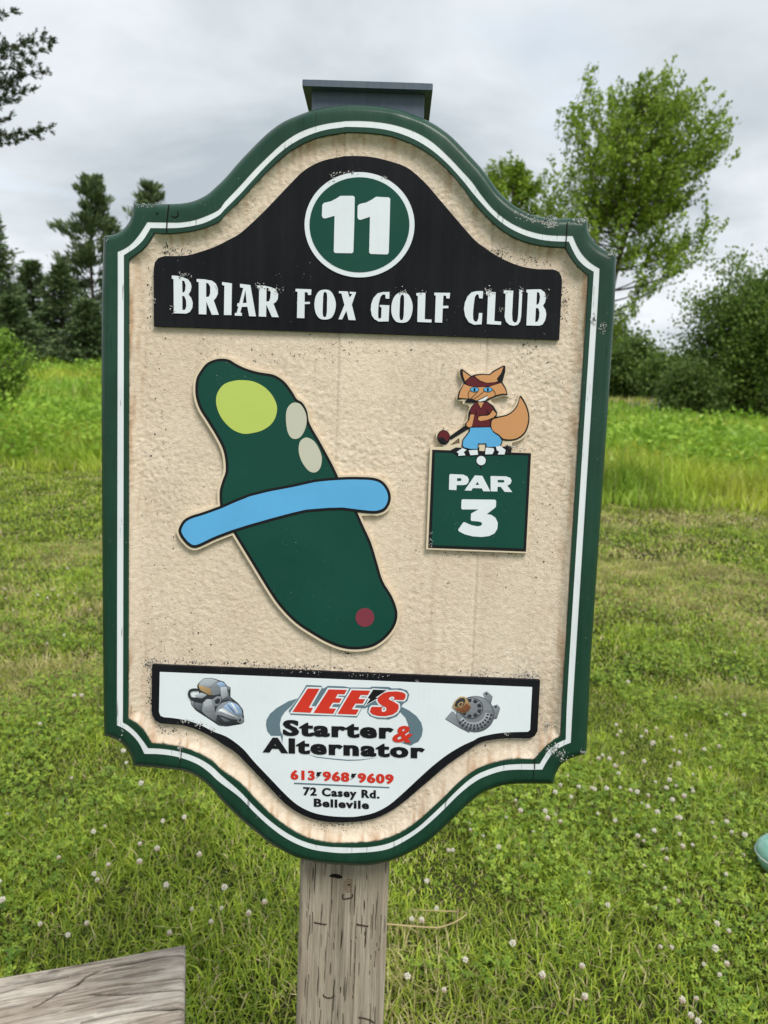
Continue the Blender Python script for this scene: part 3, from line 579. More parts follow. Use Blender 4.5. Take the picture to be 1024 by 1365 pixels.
# ---- sponsor panel
sp_o = [z5((372, 32))[0]]+z5((369, 340), (375, 378), (395, 413), (430, 432))+catmull(z5((430, 432), (500, 438), (590, 447), (690, 480), (790, 530), (850, 572))+z6((50, 205), (100, 247), (200, 350), (300, 455), (400, 560), (500, 632), (600, 675), (700, 695), (800, 700))+z7((0, 698), (100, 692), (200, 672), (300, 628), (400, 560), (500, 475), (600, 390), (700, 305), (800, 235))+z8((100, 567), (200, 542), (300, 533), (440, 535)), False, 4)[1:]+z8((475, 520), (495, 485), (513, 139))
sponsor = slab('sponsor_panel', [sp_o], ZP, 0.0105, M_black, sign)
sp_i = [(213, 895.8)]+z5((420, 355), (430, 380), (455, 390))+catmull(z5((455, 390), (520, 396), (610, 412), (700, 442), (790, 487))+z6((0, 108), (60, 145), (130, 203), (200, 285), (300, 390), (400, 495), (480, 568), (560, 615), (640, 642), (740, 657), (850, 661))+z7((100, 655), (200, 632), (300, 580), (400, 495), (500, 402), (600, 312), (700, 235), (800, 175), (880, 138))+z8((100, 526), (200, 503), (300, 493), (430, 489)), False, 4)[1:]+z8((444, 476))+[(709.6, 916)]
slab('panel_face', [sp_i], ZP+0.0004, 0.0004, M_panel, sponsor)
def sp(name, lp, k, m): return slab(name, lp if isinstance(lp[0], list) else [lp], ZP+0.0004+0.0002*k, 0.0002, m, sponsor)
za = lambda *p: Z(340, 900, 8.533, p); zb = lambda *p: Z(450, 900, 7.877, p); zc = lambda *p: Z(380, 1015, 6.827, p)
sp('swoosh_print', za((485, 264), (380, 297), (250, 372), (170, 440), (130, 510), (125, 570), (140, 640), (180, 690), (290, 692), (312, 775), (318, 690), (292, 640), (282, 560), (300, 480), (340, 420), (420, 345)), 1, M_sgrey)
sp('swoosh_print', zb((660, 325), (750, 370), (830, 430), (880, 500), (897, 570), (885, 640), (850, 700), (800, 722), (770, 742), (670, 712), (735, 690), (750, 600), (742, 520), (715, 450), (655, 385)), 1, M_sgrey)
sp('swoosh_print', za((585, 895), (700, 928), (900, 950), (1050, 962), (1200, 960), (1400, 938), (1200, 970), (1050, 975), (900, 962), (700, 938)), 1, M_sgrey)
lee = [za((600, 152), (735, 155), (612, 370), (660, 372), (632, 428), (425, 418)),
       za((838, 162), (1045, 168), (1018, 218), (942, 215), (915, 262), (988, 266), (960, 314), (886, 312), (842, 378), (922, 382), (890, 440), (665, 430)),
       zb((150, 158), (345, 163), (318, 210), (245, 208), (220, 250), (292, 252), (265, 300), (190, 298), (150, 358), (225, 362), (195, 415), (0, 407)),
       zb((480, 190), (530, 175), (620, 170), (690, 182), (718, 205), (712, 240), (695, 262), (590, 258), (600, 232), (575, 222), (545, 235), (540, 255), (600, 285), (640, 310), (645, 345), (625, 385), (580, 415), (500, 432), (420, 428), (365, 412), (340, 385), (350, 345), (365, 332), (475, 335), (462, 362), (468, 385), (495, 385), (515, 365), (510, 340), (440, 300), (420, 270), (425, 235))]
bolt = zb((375, 152), (515, 158), (400, 235), (425, 240), (300, 312), (345, 250), (318, 240))
hull_o = zb((365, 120), (540, 125), (570, 140), (660, 138), (730, 160), (755, 205), (735, 270), (690, 300), (670, 330), (668, 380), (620, 435), (540, 465), (420, 460), (340, 430), (312, 390), (318, 330), (290, 350), (260, 345), (205, 445))
ho = za((585, 112), (755, 120), (775, 155), (830, 122), (1010, 128))+zb((130, 130), (340, 132))+hull_o+za((880, 466), (640, 462), (405, 450), (382, 405), (440, 330), (500, 250))
sp('name_outline', ho, 2, M_sgrey)
for k, l_ in enumerate(lee): slab('name_halo', [outset(l_, 2.0)], ZP+0.0004+0.0002*3+0.00003*k, 0.0002, M_panel, sponsor)
slab('name_halo', [outset(bolt, 1.7)], ZP+0.0011+0.00003*5, 0.0002, M_panel, sponsor)
for l_ in lee: sp('letter', l_, 5, M_sred)
sp('bolt_print', bolt, 6, M_dblack)
for b in (((290, 98), (338, 98), (312, 126), (327, 124), (278, 160), (300, 131), (284, 133)), ((606, 112), (655, 112), (629, 140), (643, 138), (593, 173), (616, 145), (600, 147))): sp('bolt_print', zc(*b), 2, M_dblack)
sp('rule_print', zc((82, 193), (950, 233), (950, 246), (82, 207)), 1, M_sgrey)
def text(name, s, p0, p1, cap, k, mat, weight=0.03, shear=0.0, spacing=1.0, fat=0.0):
    """a line of print set between two baseline points (photo pixels), drawn with the built-in font"""
    cu = bpy.data.curves.new('print', 'FONT'); cu.body = s; cu.offset = weight; cu.space_character = spacing; cu.shear = shear; cu.resolution_u = 3
    t = bpy.data.objects.new('print', cu); COL.objects.link(t); bpy.context.view_layer.update()
    me0 = bpy.data.meshes.new_from_object(t.evaluated_get(bpy.context.evaluated_depsgraph_get())); bpy.data.objects.remove(t); bpy.data.curves.remove(cu)
    n0 = len(me0.vertices); co = np.array([v.co[:] for v in me0.vertices]); fcs = [tuple(p.vertices) for p in me0.polygons]; bpy.data.meshes.remove(me0)
    st_x = fat*np.array([-1, 1, -0.5, 0.5, 0]); V = []; Fc = []
    for q_, dx in enumerate(st_x): V.append(co+np.array([dx, 0, q_*1.0])); Fc += [tuple(i+q_*n0 for i in f) for f in fcs]
    co = np.concatenate(V); xa, xb = co[:, 0].min(), co[:, 0].max(); capo = 0.70+weight*2
    ex = ((p1[0]-p0[0])/(xb-xa), (p1[1]-p0[1])/(xb-xa)); W_ = []
    for c_ in co:
        a = c_[0]-xa; b = (c_[1]+weight)/capo*cap; W_.append(tuple(P(p0[0]+ex[0]*a, p0[1]+ex[1]*a-b, ZP+0.0004+0.0002*k+0.00002*c_[2])))
    me0 = bpy.data.meshes.new('print'); me0.from_pydata(W_, [], Fc)
    return obj(name, me0, mat, sponsor)
text('print_line', 'Starter', (376.9, 980.6), (525.2, 985.0), 21.5, 4, M_dblack, 0.036, spacing=1.16, fat=0.022)
text('print_line', 'Alternator', (350, 1003), (566.8, 1011.3), 20.8, 4, M_dblack, 0.036, spacing=1.16, fat=0.022)
text('print_line', '&', zb((578, 702))[0], zb((792, 712))[0], 23.3, 5, M_sred, 0.018, 0.25, fat=0.015)
text('print_line', '613', (387.4, 1039.2), (419.8, 1040.2), 12.8, 3, M_sred, 0.036, spacing=1.16, fat=0.024)
text('print_line', '968', (430.1, 1040.8), (466.0, 1042.4), 12.8, 3, M_sred, 0.036, spacing=1.16, fat=0.024)
text('print_line', '9609', (476.8, 1043.0), (525.0, 1045.0), 12.8, 3, M_sred, 0.036, spacing=1.16, fat=0.024)
text('print_line', '72 Casey Rd.', (404.2, 1060.1), (506.2, 1064.6), 11.2, 3, M_dblack, 0.030, spacing=1.14, fat=0.020)
text('print_line', 'Bellevile', (418.4, 1075.4), (492.1, 1078.7), 11.2, 3, M_dblack, 0.030, spacing=1.14, fat=0.020)
# printed pictures of a starter motor and an alternator
sa = lambda *p: Z(240, 895, 10.24, p); sb = lambda *p: Z(585, 910, 10.24, p)
pic = [('a', ((136, 388), (180, 372), (300, 395), (245, 260), (232, 190), (262, 148), (330, 92), (440, 90), (600, 140), (650, 205), (690, 212), (690, 250), (690, 350), (790, 430), (860, 520), (875, 630), (875, 695), (830, 722), (640, 754), (530, 742), (420, 668), (215, 535), (155, 460))), ('a', ((140, 390), (190, 375), (300, 400), (330, 560), (480, 690), (420, 655), (215, 525), (160, 455))), ('c', ((140, 395), (185, 405), (205, 505), (165, 460))), ('b', ((195, 420), (300, 440), (300, 545), (215, 505))),
       ('c', ((310, 430), (360, 375), (430, 380), (470, 480), (490, 690), (380, 620), (300, 550))), ('d', ((320, 430), (365, 380), (430, 385), (455, 480), (400, 500), (330, 480))),
       ('d', ((200, 325), (290, 290), (370, 320), (300, 370), (225, 355))),
       ('w', ((250, 180), (410, 215), (440, 330), (390, 320), (270, 250))), ('d', ((270, 150), (330, 100), (440, 97), (520, 130), (450, 160), (410, 230), (255, 185))), ('c', ((415, 230), (450, 160), (520, 128), (600, 150), (555, 215), (545, 310), (450, 330), (425, 300))),
       ('b', ((520, 140), (580, 135), (635, 190), (665, 330), (660, 390), (560, 400), (545, 220))), ('s', ((500, 165), (560, 140), (610, 165), (625, 205), (545, 210))), ('d', ((550, 215), (640, 205), (655, 340), (580, 380), (560, 330))),
       ('c', ((645, 215), (675, 210), (685, 245), (655, 260))), ('b', ((660, 270), (680, 360), (720, 385), (700, 400), (655, 380))),
       ('c', ((430, 390), (500, 340), (560, 340), (565, 400), (530, 470), (470, 480))), ('a', ((470, 400), (520, 365), (550, 380), (540, 430), (490, 450))),
       ('c', ((480, 570), (500, 500), (570, 430), (680, 400), (780, 440), (840, 510), (860, 600), (790, 690), (640, 745), (540, 735), (490, 660))), ('a', ((500, 590), (560, 600), (700, 650), (790, 660), (770, 700), (640, 742), (540, 732), (495, 660))), ('b', ((545, 620), (610, 690), (690, 680), (640, 650))),
       ('s', ((590, 480), (680, 420), (780, 450), (840, 530), (840, 600), (720, 570))), ('d', ((510, 550), (590, 490), (720, 580), (800, 620), (770, 655), (640, 610))), ('e', ((520, 530), (560, 505), (760, 615), (755, 630))), ('b', ((535, 560), (545, 552), (770, 640), (765, 650))), ('e', ((690, 430), (720, 435), (800, 560), (790, 590))), ('b', ((640, 450), (655, 445), (750, 560), (740, 570))),
       ('c', ((790, 650), (830, 615), (870, 640), (868, 690), (830, 715), (795, 695))), ('a', ((800, 660), (830, 635), (835, 680), (810, 690)))]
GV = dict(a=(0.03, 0.034, 0.04), b=(0.11, 0.125, 0.145), c=(0.185, 0.205, 0.23), d=(0.33, 0.36, 0.40), e=(0.58, 0.61, 0.63), w=(0.34, 0.23, 0.11), r=(0.17, 0.07, 0.035), s=(0.26, 0.38, 0.58))
def picture(polys, zf, seed):
    """a printed photograph: overlapping patches of tone, each graded as in the print"""
    r = random.Random(seed); V = []; Fc = []; Cc = []
    for k, (g, p) in enumerate(polys):
        px = resample(zf(*p)+[zf(*p)[0]], 4*len(p)+1)[:-1]; ys = [q[1] for q in px]; xs_ = [q[0] for q in px]; b = len(V); V3 = [P(x, y, ZP+0.0005+0.00004*k) for x, y in px]
        tr_ = tessellate_polygon([[Vector((v.x, v.y, 0)) for v in V3]]); V += [tuple(v) for v in V3]; Fc += [tuple(b+i for i in t) for t in tr_]; gr = r.uniform(0.45, 0.8)
        for x, y in px:
            f = ((y-min(ys))/(max(ys)-min(ys)+1e-6)-0.5)*gr+((x-min(xs_))/(max(xs_)-min(xs_)+1e-6)-0.5)*0.25; f = 1.08-f+r.uniform(-.12, .12); Cc.append(tuple(c*max(0.3, f) for c in GV[g]))
    me = bpy.data.meshes.new('picture_print'); me.from_pydata(V, [], Fc); set_col(me, np.array(Cc)); obj('picture_print', me, M_print, sponsor)
picture(pic, sa, 1)
slab('picture_print', [stroke(catmull(sa((250, 255), (190, 250), (140, 265), (125, 310), (150, 365), (230, 375), (310, 385), (350, 360)), False, 5), 3.4)], ZP+0.0018, 0.0001, GREY['a'], sponsor)
pic2 = [('b', ((84, 500), (190, 378), (380, 215), (440, 152), (652, 110), (742, 190), (716, 296), (804, 292), (845, 350), (796, 502), (745, 570), (640, 662), (540, 703), (436, 697), (295, 628))), ('c', ((90, 495), (190, 385), (260, 480), (330, 590), (440, 690), (300, 620))), ('b', ((120, 490), (190, 410), (230, 500), (200, 540))), ('c', ((390, 210), (440, 160), (650, 118), (735, 190), (710, 300), (800, 300), (838, 350), (790, 495), (740, 560), (640, 650), (540, 695), (440, 690), (300, 590), (220, 500), (200, 400))),
        ('d', ((540, 340), (610, 335), (680, 430), (640, 500), (600, 430))), ('d', ((430, 640), (560, 560), (650, 520), (620, 590), (500, 665))), ('d', ((640, 160), (720, 190), (700, 290), (690, 400), (640, 330), (650, 240))), ('e', ((640, 500), (700, 480), (780, 490), (740, 540), (620, 600))),
        ('a', ((540, 210), (620, 165), (630, 220), (590, 245))), ('b', ((500, 190), (560, 175), (530, 230), (560, 260), (520, 250))), ('a', ((410, 240), (470, 225), (480, 260), (430, 270))), ('a', ((450, 290), (510, 250), (520, 300), (480, 315))), ('a', ((410, 400), (480, 350), (505, 390), (440, 430))), ('a', ((340, 470), (410, 420), (430, 450), (360, 490))), ('a', ((240, 460), (250, 400), (310, 440), (290, 480))), ('a', ((560, 300), (630, 280), (630, 310), (570, 315))), ('a', ((755, 320), (785, 310), (795, 335), (765, 345))), ('b', ((760, 370), (830, 350), (790, 480), (740, 460))),
        ('w', ((190, 330), (215, 260), (280, 195), (350, 188), (390, 230), (440, 320), (420, 380), (340, 420), (250, 390))), ('r', ((205, 345), (300, 350), (380, 280), (440, 330), (415, 380), (340, 415), (250, 385))), ('a', ((215, 320), (235, 255), (290, 210), (350, 210), (365, 250), (340, 310), (270, 345))), ('w', ((255, 310), (275, 275), (325, 255), (340, 285), (310, 325), (270, 335))), ('a', ((275, 305), (295, 278), (322, 278), (310, 308), (285, 318)))]
rim = lambda cx, cy, rx, ry, a0, a1, n=14: [(cx+rx*math.cos(a0+(a1-a0)*k/n), cy+ry*math.sin(a0+(a1-a0)*k/n)) for k in range(n+1)]
body = [('b', tuple(rim(500, 430, 262, 250, 0, 6.08, 30))), ('c', tuple(rim(492, 420, 246, 232, 0, 6.08, 30))), ('d', tuple(rim(480, 405, 222, 205, 0.1, 2.6)+rim(470, 395, 170, 150, 2.6, 0.1))), ('a', tuple(rim(440, 350, 168, 150, 0, 6.08, 26))), ('c', tuple(rim(440, 350, 158, 140, 0, 6.08, 26)))]
for k in range(9):      # cooling windows round the pulley, vent slots round the housing
    an = 0.35+k*0.698; body.append(('a', tuple((440+q*math.cos(an+w)*1.06, 350+q*math.sin(an+w)*0.95) for q, w in ((92, -.22), (140, -.22), (140, .22), (92, .22)))))
for k in range(11):
    an = 0.15+k*0.235
    for q0, q1 in ((172, 206), (222, 250)): body.append(('a', tuple((484+q*math.cos(an+w), 410+q*0.94*math.sin(an+w)) for q, w in ((q0, -.06), (q1, -.05), (q1, .05), (q0, .06)))))
keep_ = [p for p in pic2 if p[0] in 'wr' or p is pic2[0] or p is pic2[1]]
pul = pic2[-5:]; lug = [('c', ((600, 150), (652, 112), (738, 190), (712, 300), (660, 300))), ('a', ((632, 150), (655, 135), (672, 155), (650, 172))), ('c', ((690, 330), (800, 298), (842, 350), (792, 498), (735, 500))), ('a', ((758, 322), (786, 310), (798, 335), (768, 348)))]
pic2 = [('b', ((84, 500), (190, 378), (330, 560), (436, 697), (295, 628))), ('c', ((98, 494), (190, 390), (320, 560), (420, 680), (300, 615)))]+lug+body+pul
picture(pic2, sb, 2)

# ---- lichen, cracks
def flakes(name, spots, parent, seed, zfun):
    r = random.Random(seed); V = []; Fc = []; Cc = []
    for (cx, cy, sx, sy, n, tone) in spots:
        for _ in range(int(n*1.5)):
            x = r.gauss(cx, sx*0.5); y = r.gauss(cy, sy*0.5); c = P(x, y, zfun); s = r.uniform(0.00025, 0.0010)*(1.25 if r.random() < 0.2 else 0.85); m = 5; b = len(V); a0 = r.random()*6
            for k in range(m):
                a = a0+2*math.pi*k/m; q_ = s*r.uniform(0.6, 1.25); V.append((c.x+q_*math.cos(a), c.y+q_*math.sin(a), c.z))
            V.append((c.x+r.uniform(-1, 1)*s*0.3, c.y+r.uniform(-1, 1)*s*0.3, c.z+s*r.uniform(0.25, 0.7)))
            for k in range(m): Fc.append((b+k, b+(k+1) % m, b+m))
            g = r.uniform(0.30, 0.55) if r.random() < tone else r.uniform(0.02, 0.09); Cc += [(g, g*1.0, g*0.95)]*6
    me = bpy.data.meshes.new(name); me.from_pydata(V, [], Fc); set_col(me, np.array(Cc)); return tag(obj(name, me, M_lichen, parent), kind='stuff')
flakes('lichen', [(226, 330, 14, 26, 110, 0.15), (240, 322, 16, 6, 36, 0.1), (260, 318, 6, 4, 8, 0.2), (246, 336, 14, 6, 20, 0.5), (205, 885, 22, 8, 90, 0.45), (285, 883, 90, 4, 90, 0.25), (400, 889, 90, 4, 100, 0.2), (200, 920, 6, 40, 50, 0.25), (200, 966, 10, 8, 36, 0.4),
      (216, 978, 26, 16, 130, 0.45), (245, 990, 20, 8, 60, 0.4), (264, 1000, 16, 7, 24, 0.3), (640, 897, 30, 6, 40, 0.5), (700, 900, 22, 8, 90, 0.6), (736, 975, 16, 14, 120, 0.6), (682, 1006, 40, 10, 130, 0.55), (725, 990, 16, 10, 60, 0.5), (450, 1110, 60, 10, 100, 0.08), (455, 1099, 40, 4, 40, 0.08), (400, 1103, 36, 12, 60, 0.08),
      (668, 334, 14, 8, 40, 0.2), (715, 343, 24, 12, 60, 0.25), (752, 400, 8, 40, 40, 0.15), (748, 815, 8, 10, 24, 0.5), (640, 737, 60, 5, 40, 0.1), (703, 465, 22, 30, 40, 0.3), (690, 560, 40, 60, 30, 0.1), (210, 500, 26, 90, 26, 0.2), (208, 640, 30, 160, 34, 0.15), (208, 820, 30, 120, 40, 0.2), (462, 870, 14, 4, 24, 0.1), (200, 400, 6, 70, 26, 0.5), (700, 700, 60, 90, 40, 0.1), (450, 470, 200, 20, 60, 0.1), (765, 600, 4, 260, 60, 0.1), (250, 850, 40, 30, 24, 0.3)], field, 3, ZF+0.0006)
flakes('lichen', [(243, 367, 10, 4, 24, 0.8), (345, 383, 9, 5, 20, 0.8), (371, 387, 9, 6, 16, 0.8), (462, 230, 20, 4, 26, 0.7), (443, 237, 7, 6, 12, 0.8), (514, 237, 7, 3, 10, 0.7), (651, 389, 8, 7, 26, 0.8), (694, 386, 5, 4, 8, 0.8), (729, 393, 6, 6, 14, 0.8), (668, 412, 6, 8, 10, 0.8), (206, 402, 3, 8, 10, 0.8), (288, 386, 3, 6, 6, 0.8), (676, 387, 8, 3, 8, 0.8), (538, 388, 6, 4, 10, 0.8), (561, 390, 5, 3, 8, 0.8), (230, 413, 4, 5, 6, 0.8)], header, 4, ZP+0.0014)
flakes('lichen', [(247, 961, 9, 3, 22, 0.85), (268, 966, 8, 4, 26, 0.85), (283, 973, 5, 4, 12, 0.85), (676, 979, 6, 3, 12, 0.85), (412, 896, 30, 3, 10, 0.8), (500, 901, 30, 3, 12, 0.8), (556, 908, 5, 2, 6, 0.8), (688, 601, 1, 1, 0, 1)], sponsor, 5, ZP+0.0006)
flakes('lichen', [(678, 594, 4, 2, 8, 0.8), (692, 598, 14, 4, 34, 0.8), (590, 573, 10, 3, 8, 0.3), (574, 720, 3, 14, 16, 0.85)], par, 6, ZP+0.0008)
flakes('lichen', [(724, 295, 22, 5, 90, 0.7), (735, 300, 8, 4, 36, 0.9), (773, 293, 12, 5, 40, 0.8), (815, 339, 9, 4, 24, 0.7), (792, 425, 4, 7, 26, 0.4), (804, 436, 6, 8, 26, 0.8), (738, 1000, 12, 8, 80, 0.7), (749, 1008, 8, 6, 26, 0.7), (240, 998, 4, 12, 30, 0.85), (777, 1003, 5, 4, 16, 0.7), (162, 980, 4, 12, 12, 0.6), (705, 285, 14, 6, 24, 0.5), (196, 274, 20, 3, 30, 0.5), (142, 318, 5, 4, 12, 0.5), (688, 283, 3, 2, 4, 0.9)], frame, 7, 0.0002)
for c, w in ((z1((487, 168), (480, 220), (474, 290), (470, 370)), 1.5), (z4((648, 290), (643, 380), (635, 470)), 1.1), (z8((476, 670), (477, 745)), 1.0), (z8((470, 750), (468, 830)), 0.5), (z1((398, 222), (408, 232), (416, 222)), 1.0), (z1((505, 240), (525, 252), (548, 240), (547, 210)), 0.8), (z5((572, 600), (570, 660), (552, 730)), 0.8)):
    slab('crack', [stroke(catmull(c, False, 4), w)], 0.0008, 0.0007, M_crack, frame)
slab('crack', [stroke(catmull(z1((470, 372), (468, 420), (480, 460)), False, 4), 1.2)], ZF+0.0016, 0.0012, M_crack, field)

# ---- post, its staples, knot and cap
top_y = PL(478, 150, POSTZ).y-0.01
def prism(name, xc, zc_, hw, hd_, ya, yb, mat, parent, cham=0.004, rings=40, wob=0.0):
    V = []; Fc = []
    for k in range(rings+1):
        y = ya+(yb-ya)*k/rings
        for sx, sz, ch in ((-1, 1, 0), (-1, 1, 1), (1, 1, 0), (1, 1, 1), (1, -1, 0), (1, -1, 1), (-1, -1, 0), (-1, -1, 1)):
            first = ch == 0
            along_x = {(-1, 1): not first, (1, 1): first, (1, -1): not first, (-1, -1): first}[(sx, sz)]
            x = sx*(hw-(cham if along_x else 0)); z = sz*(hd_-(0 if along_x else cham))
            x += wob*(lat(y*9+sx*3, 7+sz*5)-0.5); V.append(tuple(loc((xc+x, y, zc_+z))))
    for k in range(rings):
        for i in range(8):
            j = (i+1) % 8; Fc.append((k*8+i, k*8+j, (k+1)*8+j, (k+1)*8+i))
    Fc.append(tuple(range(8))); Fc.append(tuple(rings*8+i for i in range(8)))
    me = bpy.data.meshes.new(name); me.from_pydata(V, [], Fc)
    bm = bmesh.new(); bm.from_mesh(me); bmesh.ops.recalc_face_normals(bm, faces=bm.faces); bm.to_mesh(me); bm.free()
    return obj(name, me, mat, parent)
def carved_post():
    """square post whose faces carry real grain ridges, splits and worn corners"""
    ys_ = np.concatenate([np.linspace(BASE_Y-0.12, PL(455, 1420, POSTZ).y, 30)[:-1], np.linspace(PL(455, 1420, POSTZ).y, PL(455, 1130, POSTZ).y, 430)[:-1], np.linspace(PL(455, 1130, POSTZ).y, top_y, 30)])
    nf, nb = 150, 24; e = PW; ch = 0.004
    fr = [(-e+ch+(2*e-2*ch)*i/nf, e) for i in range(nf+1)]; rt = [(e, e-ch-(2*e-2*ch)*i/nb) for i in range(nb+1)]; bk = [(e-ch-(2*e-2*ch)*i/6, -e) for i in range(7)]; lf = [(-e, -e+ch+(2*e-2*ch)*i/nb) for i in range(nb+1)]
    sec = np.array(fr+rt+bk+lf); m = len(sec); n = len(ys_); X = np.repeat(sec[None, :, 0], n, 0); Zc = np.repeat(sec[None, :, 1], n, 0); Y = np.repeat(ys_[:, None], m, 1)
    ctr = np.hypot(X, Zc); nxv, nzv = X*(np.abs(X) >= np.abs(Zc))/e, Zc*(np.abs(Zc) >= np.abs(X))/e; uu = np.arctan2(X, Zc)*2*e*1.27+3
    g1, g2, g3 = Lattice(61), Lattice(62), Lattice(63)
    warp = 0.004*g3(uu*25, Y*9); u2 = uu+warp
    h = 0.0007*(g1(u2*420, Y*5)-0.5)+0.0008*(g2(u2*170+9, Y*4)-0.5)+0.0014*(g3(u2*40, Y*2.5)-0.5); dark = np.ones_like(h)
    r = random.Random(5); y0_, y1_ = PL(455, 1420, POSTZ).y, PL(455, 1120, POSTZ).y
    for k in range(110):
        xs_ = r.uniform(-e, e); yc = r.uniform(y0_, y1_); L_ = r.uniform(0.006, 0.06)*(1.7 if r.random() < 0.12 else 1); w = r.uniform(0.00035, 0.00065); dp = r.uniform(0.4, 1.0)
        front = np.arange(nf+1); dx = X[:, front]-xs_-0.02*(Y[:, front]-yc)-0.0012*(g3(Y[:, front]*60, k)-0.5); t = np.clip(1-((Y[:, front]-yc)/(L_*0.5))**2, 0, 1)
        gq = np.exp(-(dx/(w*np.sqrt(t+0.02)))**2)*(t > 0)*dp; h[:, front] -= 0.0035*gq; dark[:, front] *= 1-0.86*gq
    # a long greenish-grey weathered run down the middle of the face
    run = np.exp(-((X-(-0.004)+0.006*(g3(Y*14, 2)-0.5))/0.010)**2)*(Zc > 0)*(0.4+0.6*g2(X*300, Y*20)); dark *= 1-0.30*run
    V = np.stack([X+nxv*h+PXC-BASE.x, Y-BASE.y, Zc+nzv*h+(POSTZ-PW)-BASE.z], 2).reshape(-1, 3)
    i = np.arange(n-1)[:, None]*m; j = np.arange(m)[None]; a_ = (i+j).ravel(); b_ = (i+(j+1) % m).ravel(); Fc = np.stack([a_, a_+m, b_+m, b_], 1)
    me = mesh_np('post', V, Fc[:, ::-1], True); c = np.repeat(dark.ravel()[:, None], 3, 1); set_col(me, c); return obj('post', me, M_post, sign)
post = carved_post()
pq = lambda *p: Z(380, 1140, 3.938, p)
for s_ in (((157, 350), (158, 355), (186, 360), (213, 365), (216, 360)), ((379, 360), (381, 365), (408, 369), (433, 375), (435, 370)), ((201, 732), (206, 742), (230, 751), (253, 745), (258, 735)), ((305, 205), (305, 229), (330, 228), (353, 221), (354, 205)), ((386, 852), (420, 858), (450, 868), (470, 882))):
    pts = pq(*s_); path = []
    for i, (x, y) in enumerate(catmull(pts, False, 3)): path.append((P(x, y, POSTZ+0.0012), 0.0008))
    obj('staple', tube([path], 6), M_rust, post)
kx = pq((335, 160))[0]
for r_, w in ((6.8, 1.0), (4.6, 0.9), (2.4, 0.9)):
    slab('knot', [ell(kx[0], kx[1], r_, r_*1.35, 22), ell(kx[0], kx[1], r_-w, (r_-w)*1.35, 22)], POSTZ+0.0007, 0.0006, M_knot, post)
slab('knot', [ell(kx[0], kx[1]-1, 1.3, 1.5, 10)], POSTZ+0.0007, 0.0006, M_crack, post)
slab('nail_hole', [catmull(pq((232, 112), (250, 100), (285, 104), (302, 115), (285, 124), (258, 118)), n=3)], POSTZ+0.0007, 0.0006, M_crack, post)
zcap = POSTZ-0.001
ca, cb = PL(415.5, 130, zcap), PL(566, 137, zcap); cw = (cb.x-ca.x)/2; cxm = (ca.x+cb.x)/2
pt = PL(478, 112.5, zcap).y
prism('post_cap', cxm, zcap-cw, cw, cw, pt-0.16, pt+0.004, M_cap, sign, 0.0015, 4)
over = 0.0125; pa, pb = PL(403, 112, zcap+over), PL(577, 119, zcap+over)
pw_ = (pb.x-pa.x)/2; yt = PL(490, 108.4, zcap+over).y; yb_ = PL(490, 117, zcap+over).y
prism('cap_plate', (pa.x+pb.x)/2, zcap-cw, pw_, cw+over, yb_, yt, M_cap, sign, 0.001, 1)

# ------------------------------------------------------------------ bench plank
HB = 0.42; a = on_z(247.5, 1257, HB); b = on_z(0, 1301, HB); u = (b-a).normalized(); c = on_z(245.5, 1365, HB); v = (c-a).normalized()
bench = empty('plank_bench', (a.x, a.y, 0)); tag(bench, 'weathered grey plank bench with split, whitewashed timber seat', 'bench')
vw = Vector((u.y, -u.x, 0)); vw = vw if vw.dot(v) > 0 else -vw
LB, WB = 1.5, 0.34; skew = v.dot(u)/max(v.dot(vw), 0.1); ang = math.atan2(u.y, u.x); Rz = Matrix.Rotation(-ang, 4, 'Z'); bench.rotation_euler.z = ang
def bloc(p): return Rz @ Vector(p)
wz = lambda *p: Z(0, 1130, 3.413, p); sv = 1 if bloc(vw).y > 0 else -1
ss = np.concatenate([np.linspace(0, 0.46, 380)[:-1], np.linspace(0.46, LB, 60)]); tt = np.linspace(0, WB, 340); SS, TT = np.meshgrid(ss, tt, indexing='ij')
BX = SS+skew*TT*np.clip(1-SS/0.3, 0, 1); BY = sv*TT; b1, b2, b3 = Lattice(71), Lattice(72), Lattice(73); wv = 0.010*(b3(SS*7, TT*16)-0.5)
HZ = 0.0011*(b1(SS*9+4, (TT+wv)*330)-0.5)+0.0016*(b2(SS*6, (TT+wv)*120)-0.5)+0.003*(b3(SS*4+30, TT*22)-0.5); DK = 1-0.28*(b1(SS*16+40, (TT+wv)*260) > 0.66)-0.22*np.clip(b2(SS*7+60, (TT+wv)*34)*2.4-1.3, 0, 1)
edge = np.minimum(np.minimum(TT, SS), WB-TT); HZ -= 0.006*np.exp(-edge/0.004)
cracks = [(((150, 725), (175, 718), (260, 665), (340, 630), (400, 585), (470, 555), (540, 535), (640, 515), (740, 495), (850, 487)), 0.0026), (((0, 660), (100, 632), (220, 605), (310, 590)), 0.0024), (((370, 797), (500, 765), (620, 745), (840, 728)), 0.0028), (((400, 670), (560, 668), (700, 655), (845, 645)), 0.0022), (((560, 625), (700, 610), (845, 590)), 0.0016)]
for q_, (ck, w) in enumerate(cracks):
    pts = np.array([tuple(bloc(on_z(x, y, HB)-Vector((a.x, a.y, 0))))[:2] for x, y in catmull(wz(*ck), False, 6)]); dm = np.full(SS.shape, 9.0)
    for p_, n2_ in zip(pts[:-1], pts[1:]):
        d = n2_-p_; t = np.clip(((BX-p_[0])*d[0]+(BY-p_[1])*d[1])/(d@d+1e-12), 0, 1); dm = np.minimum(dm, np.hypot(BX-p_[0]-t*d[0], BY-p_[1]-t*d[1]))
    ww = w*(0.6+0.9*b3(SS*40+q_*9, TT*3))*(0.45+0.55*np.clip(1-SS/0.36, 0, 1)); gq = np.exp(-(dm/ww)**4); HZ -= 0.010*gq; DK *= 1-0.97*gq
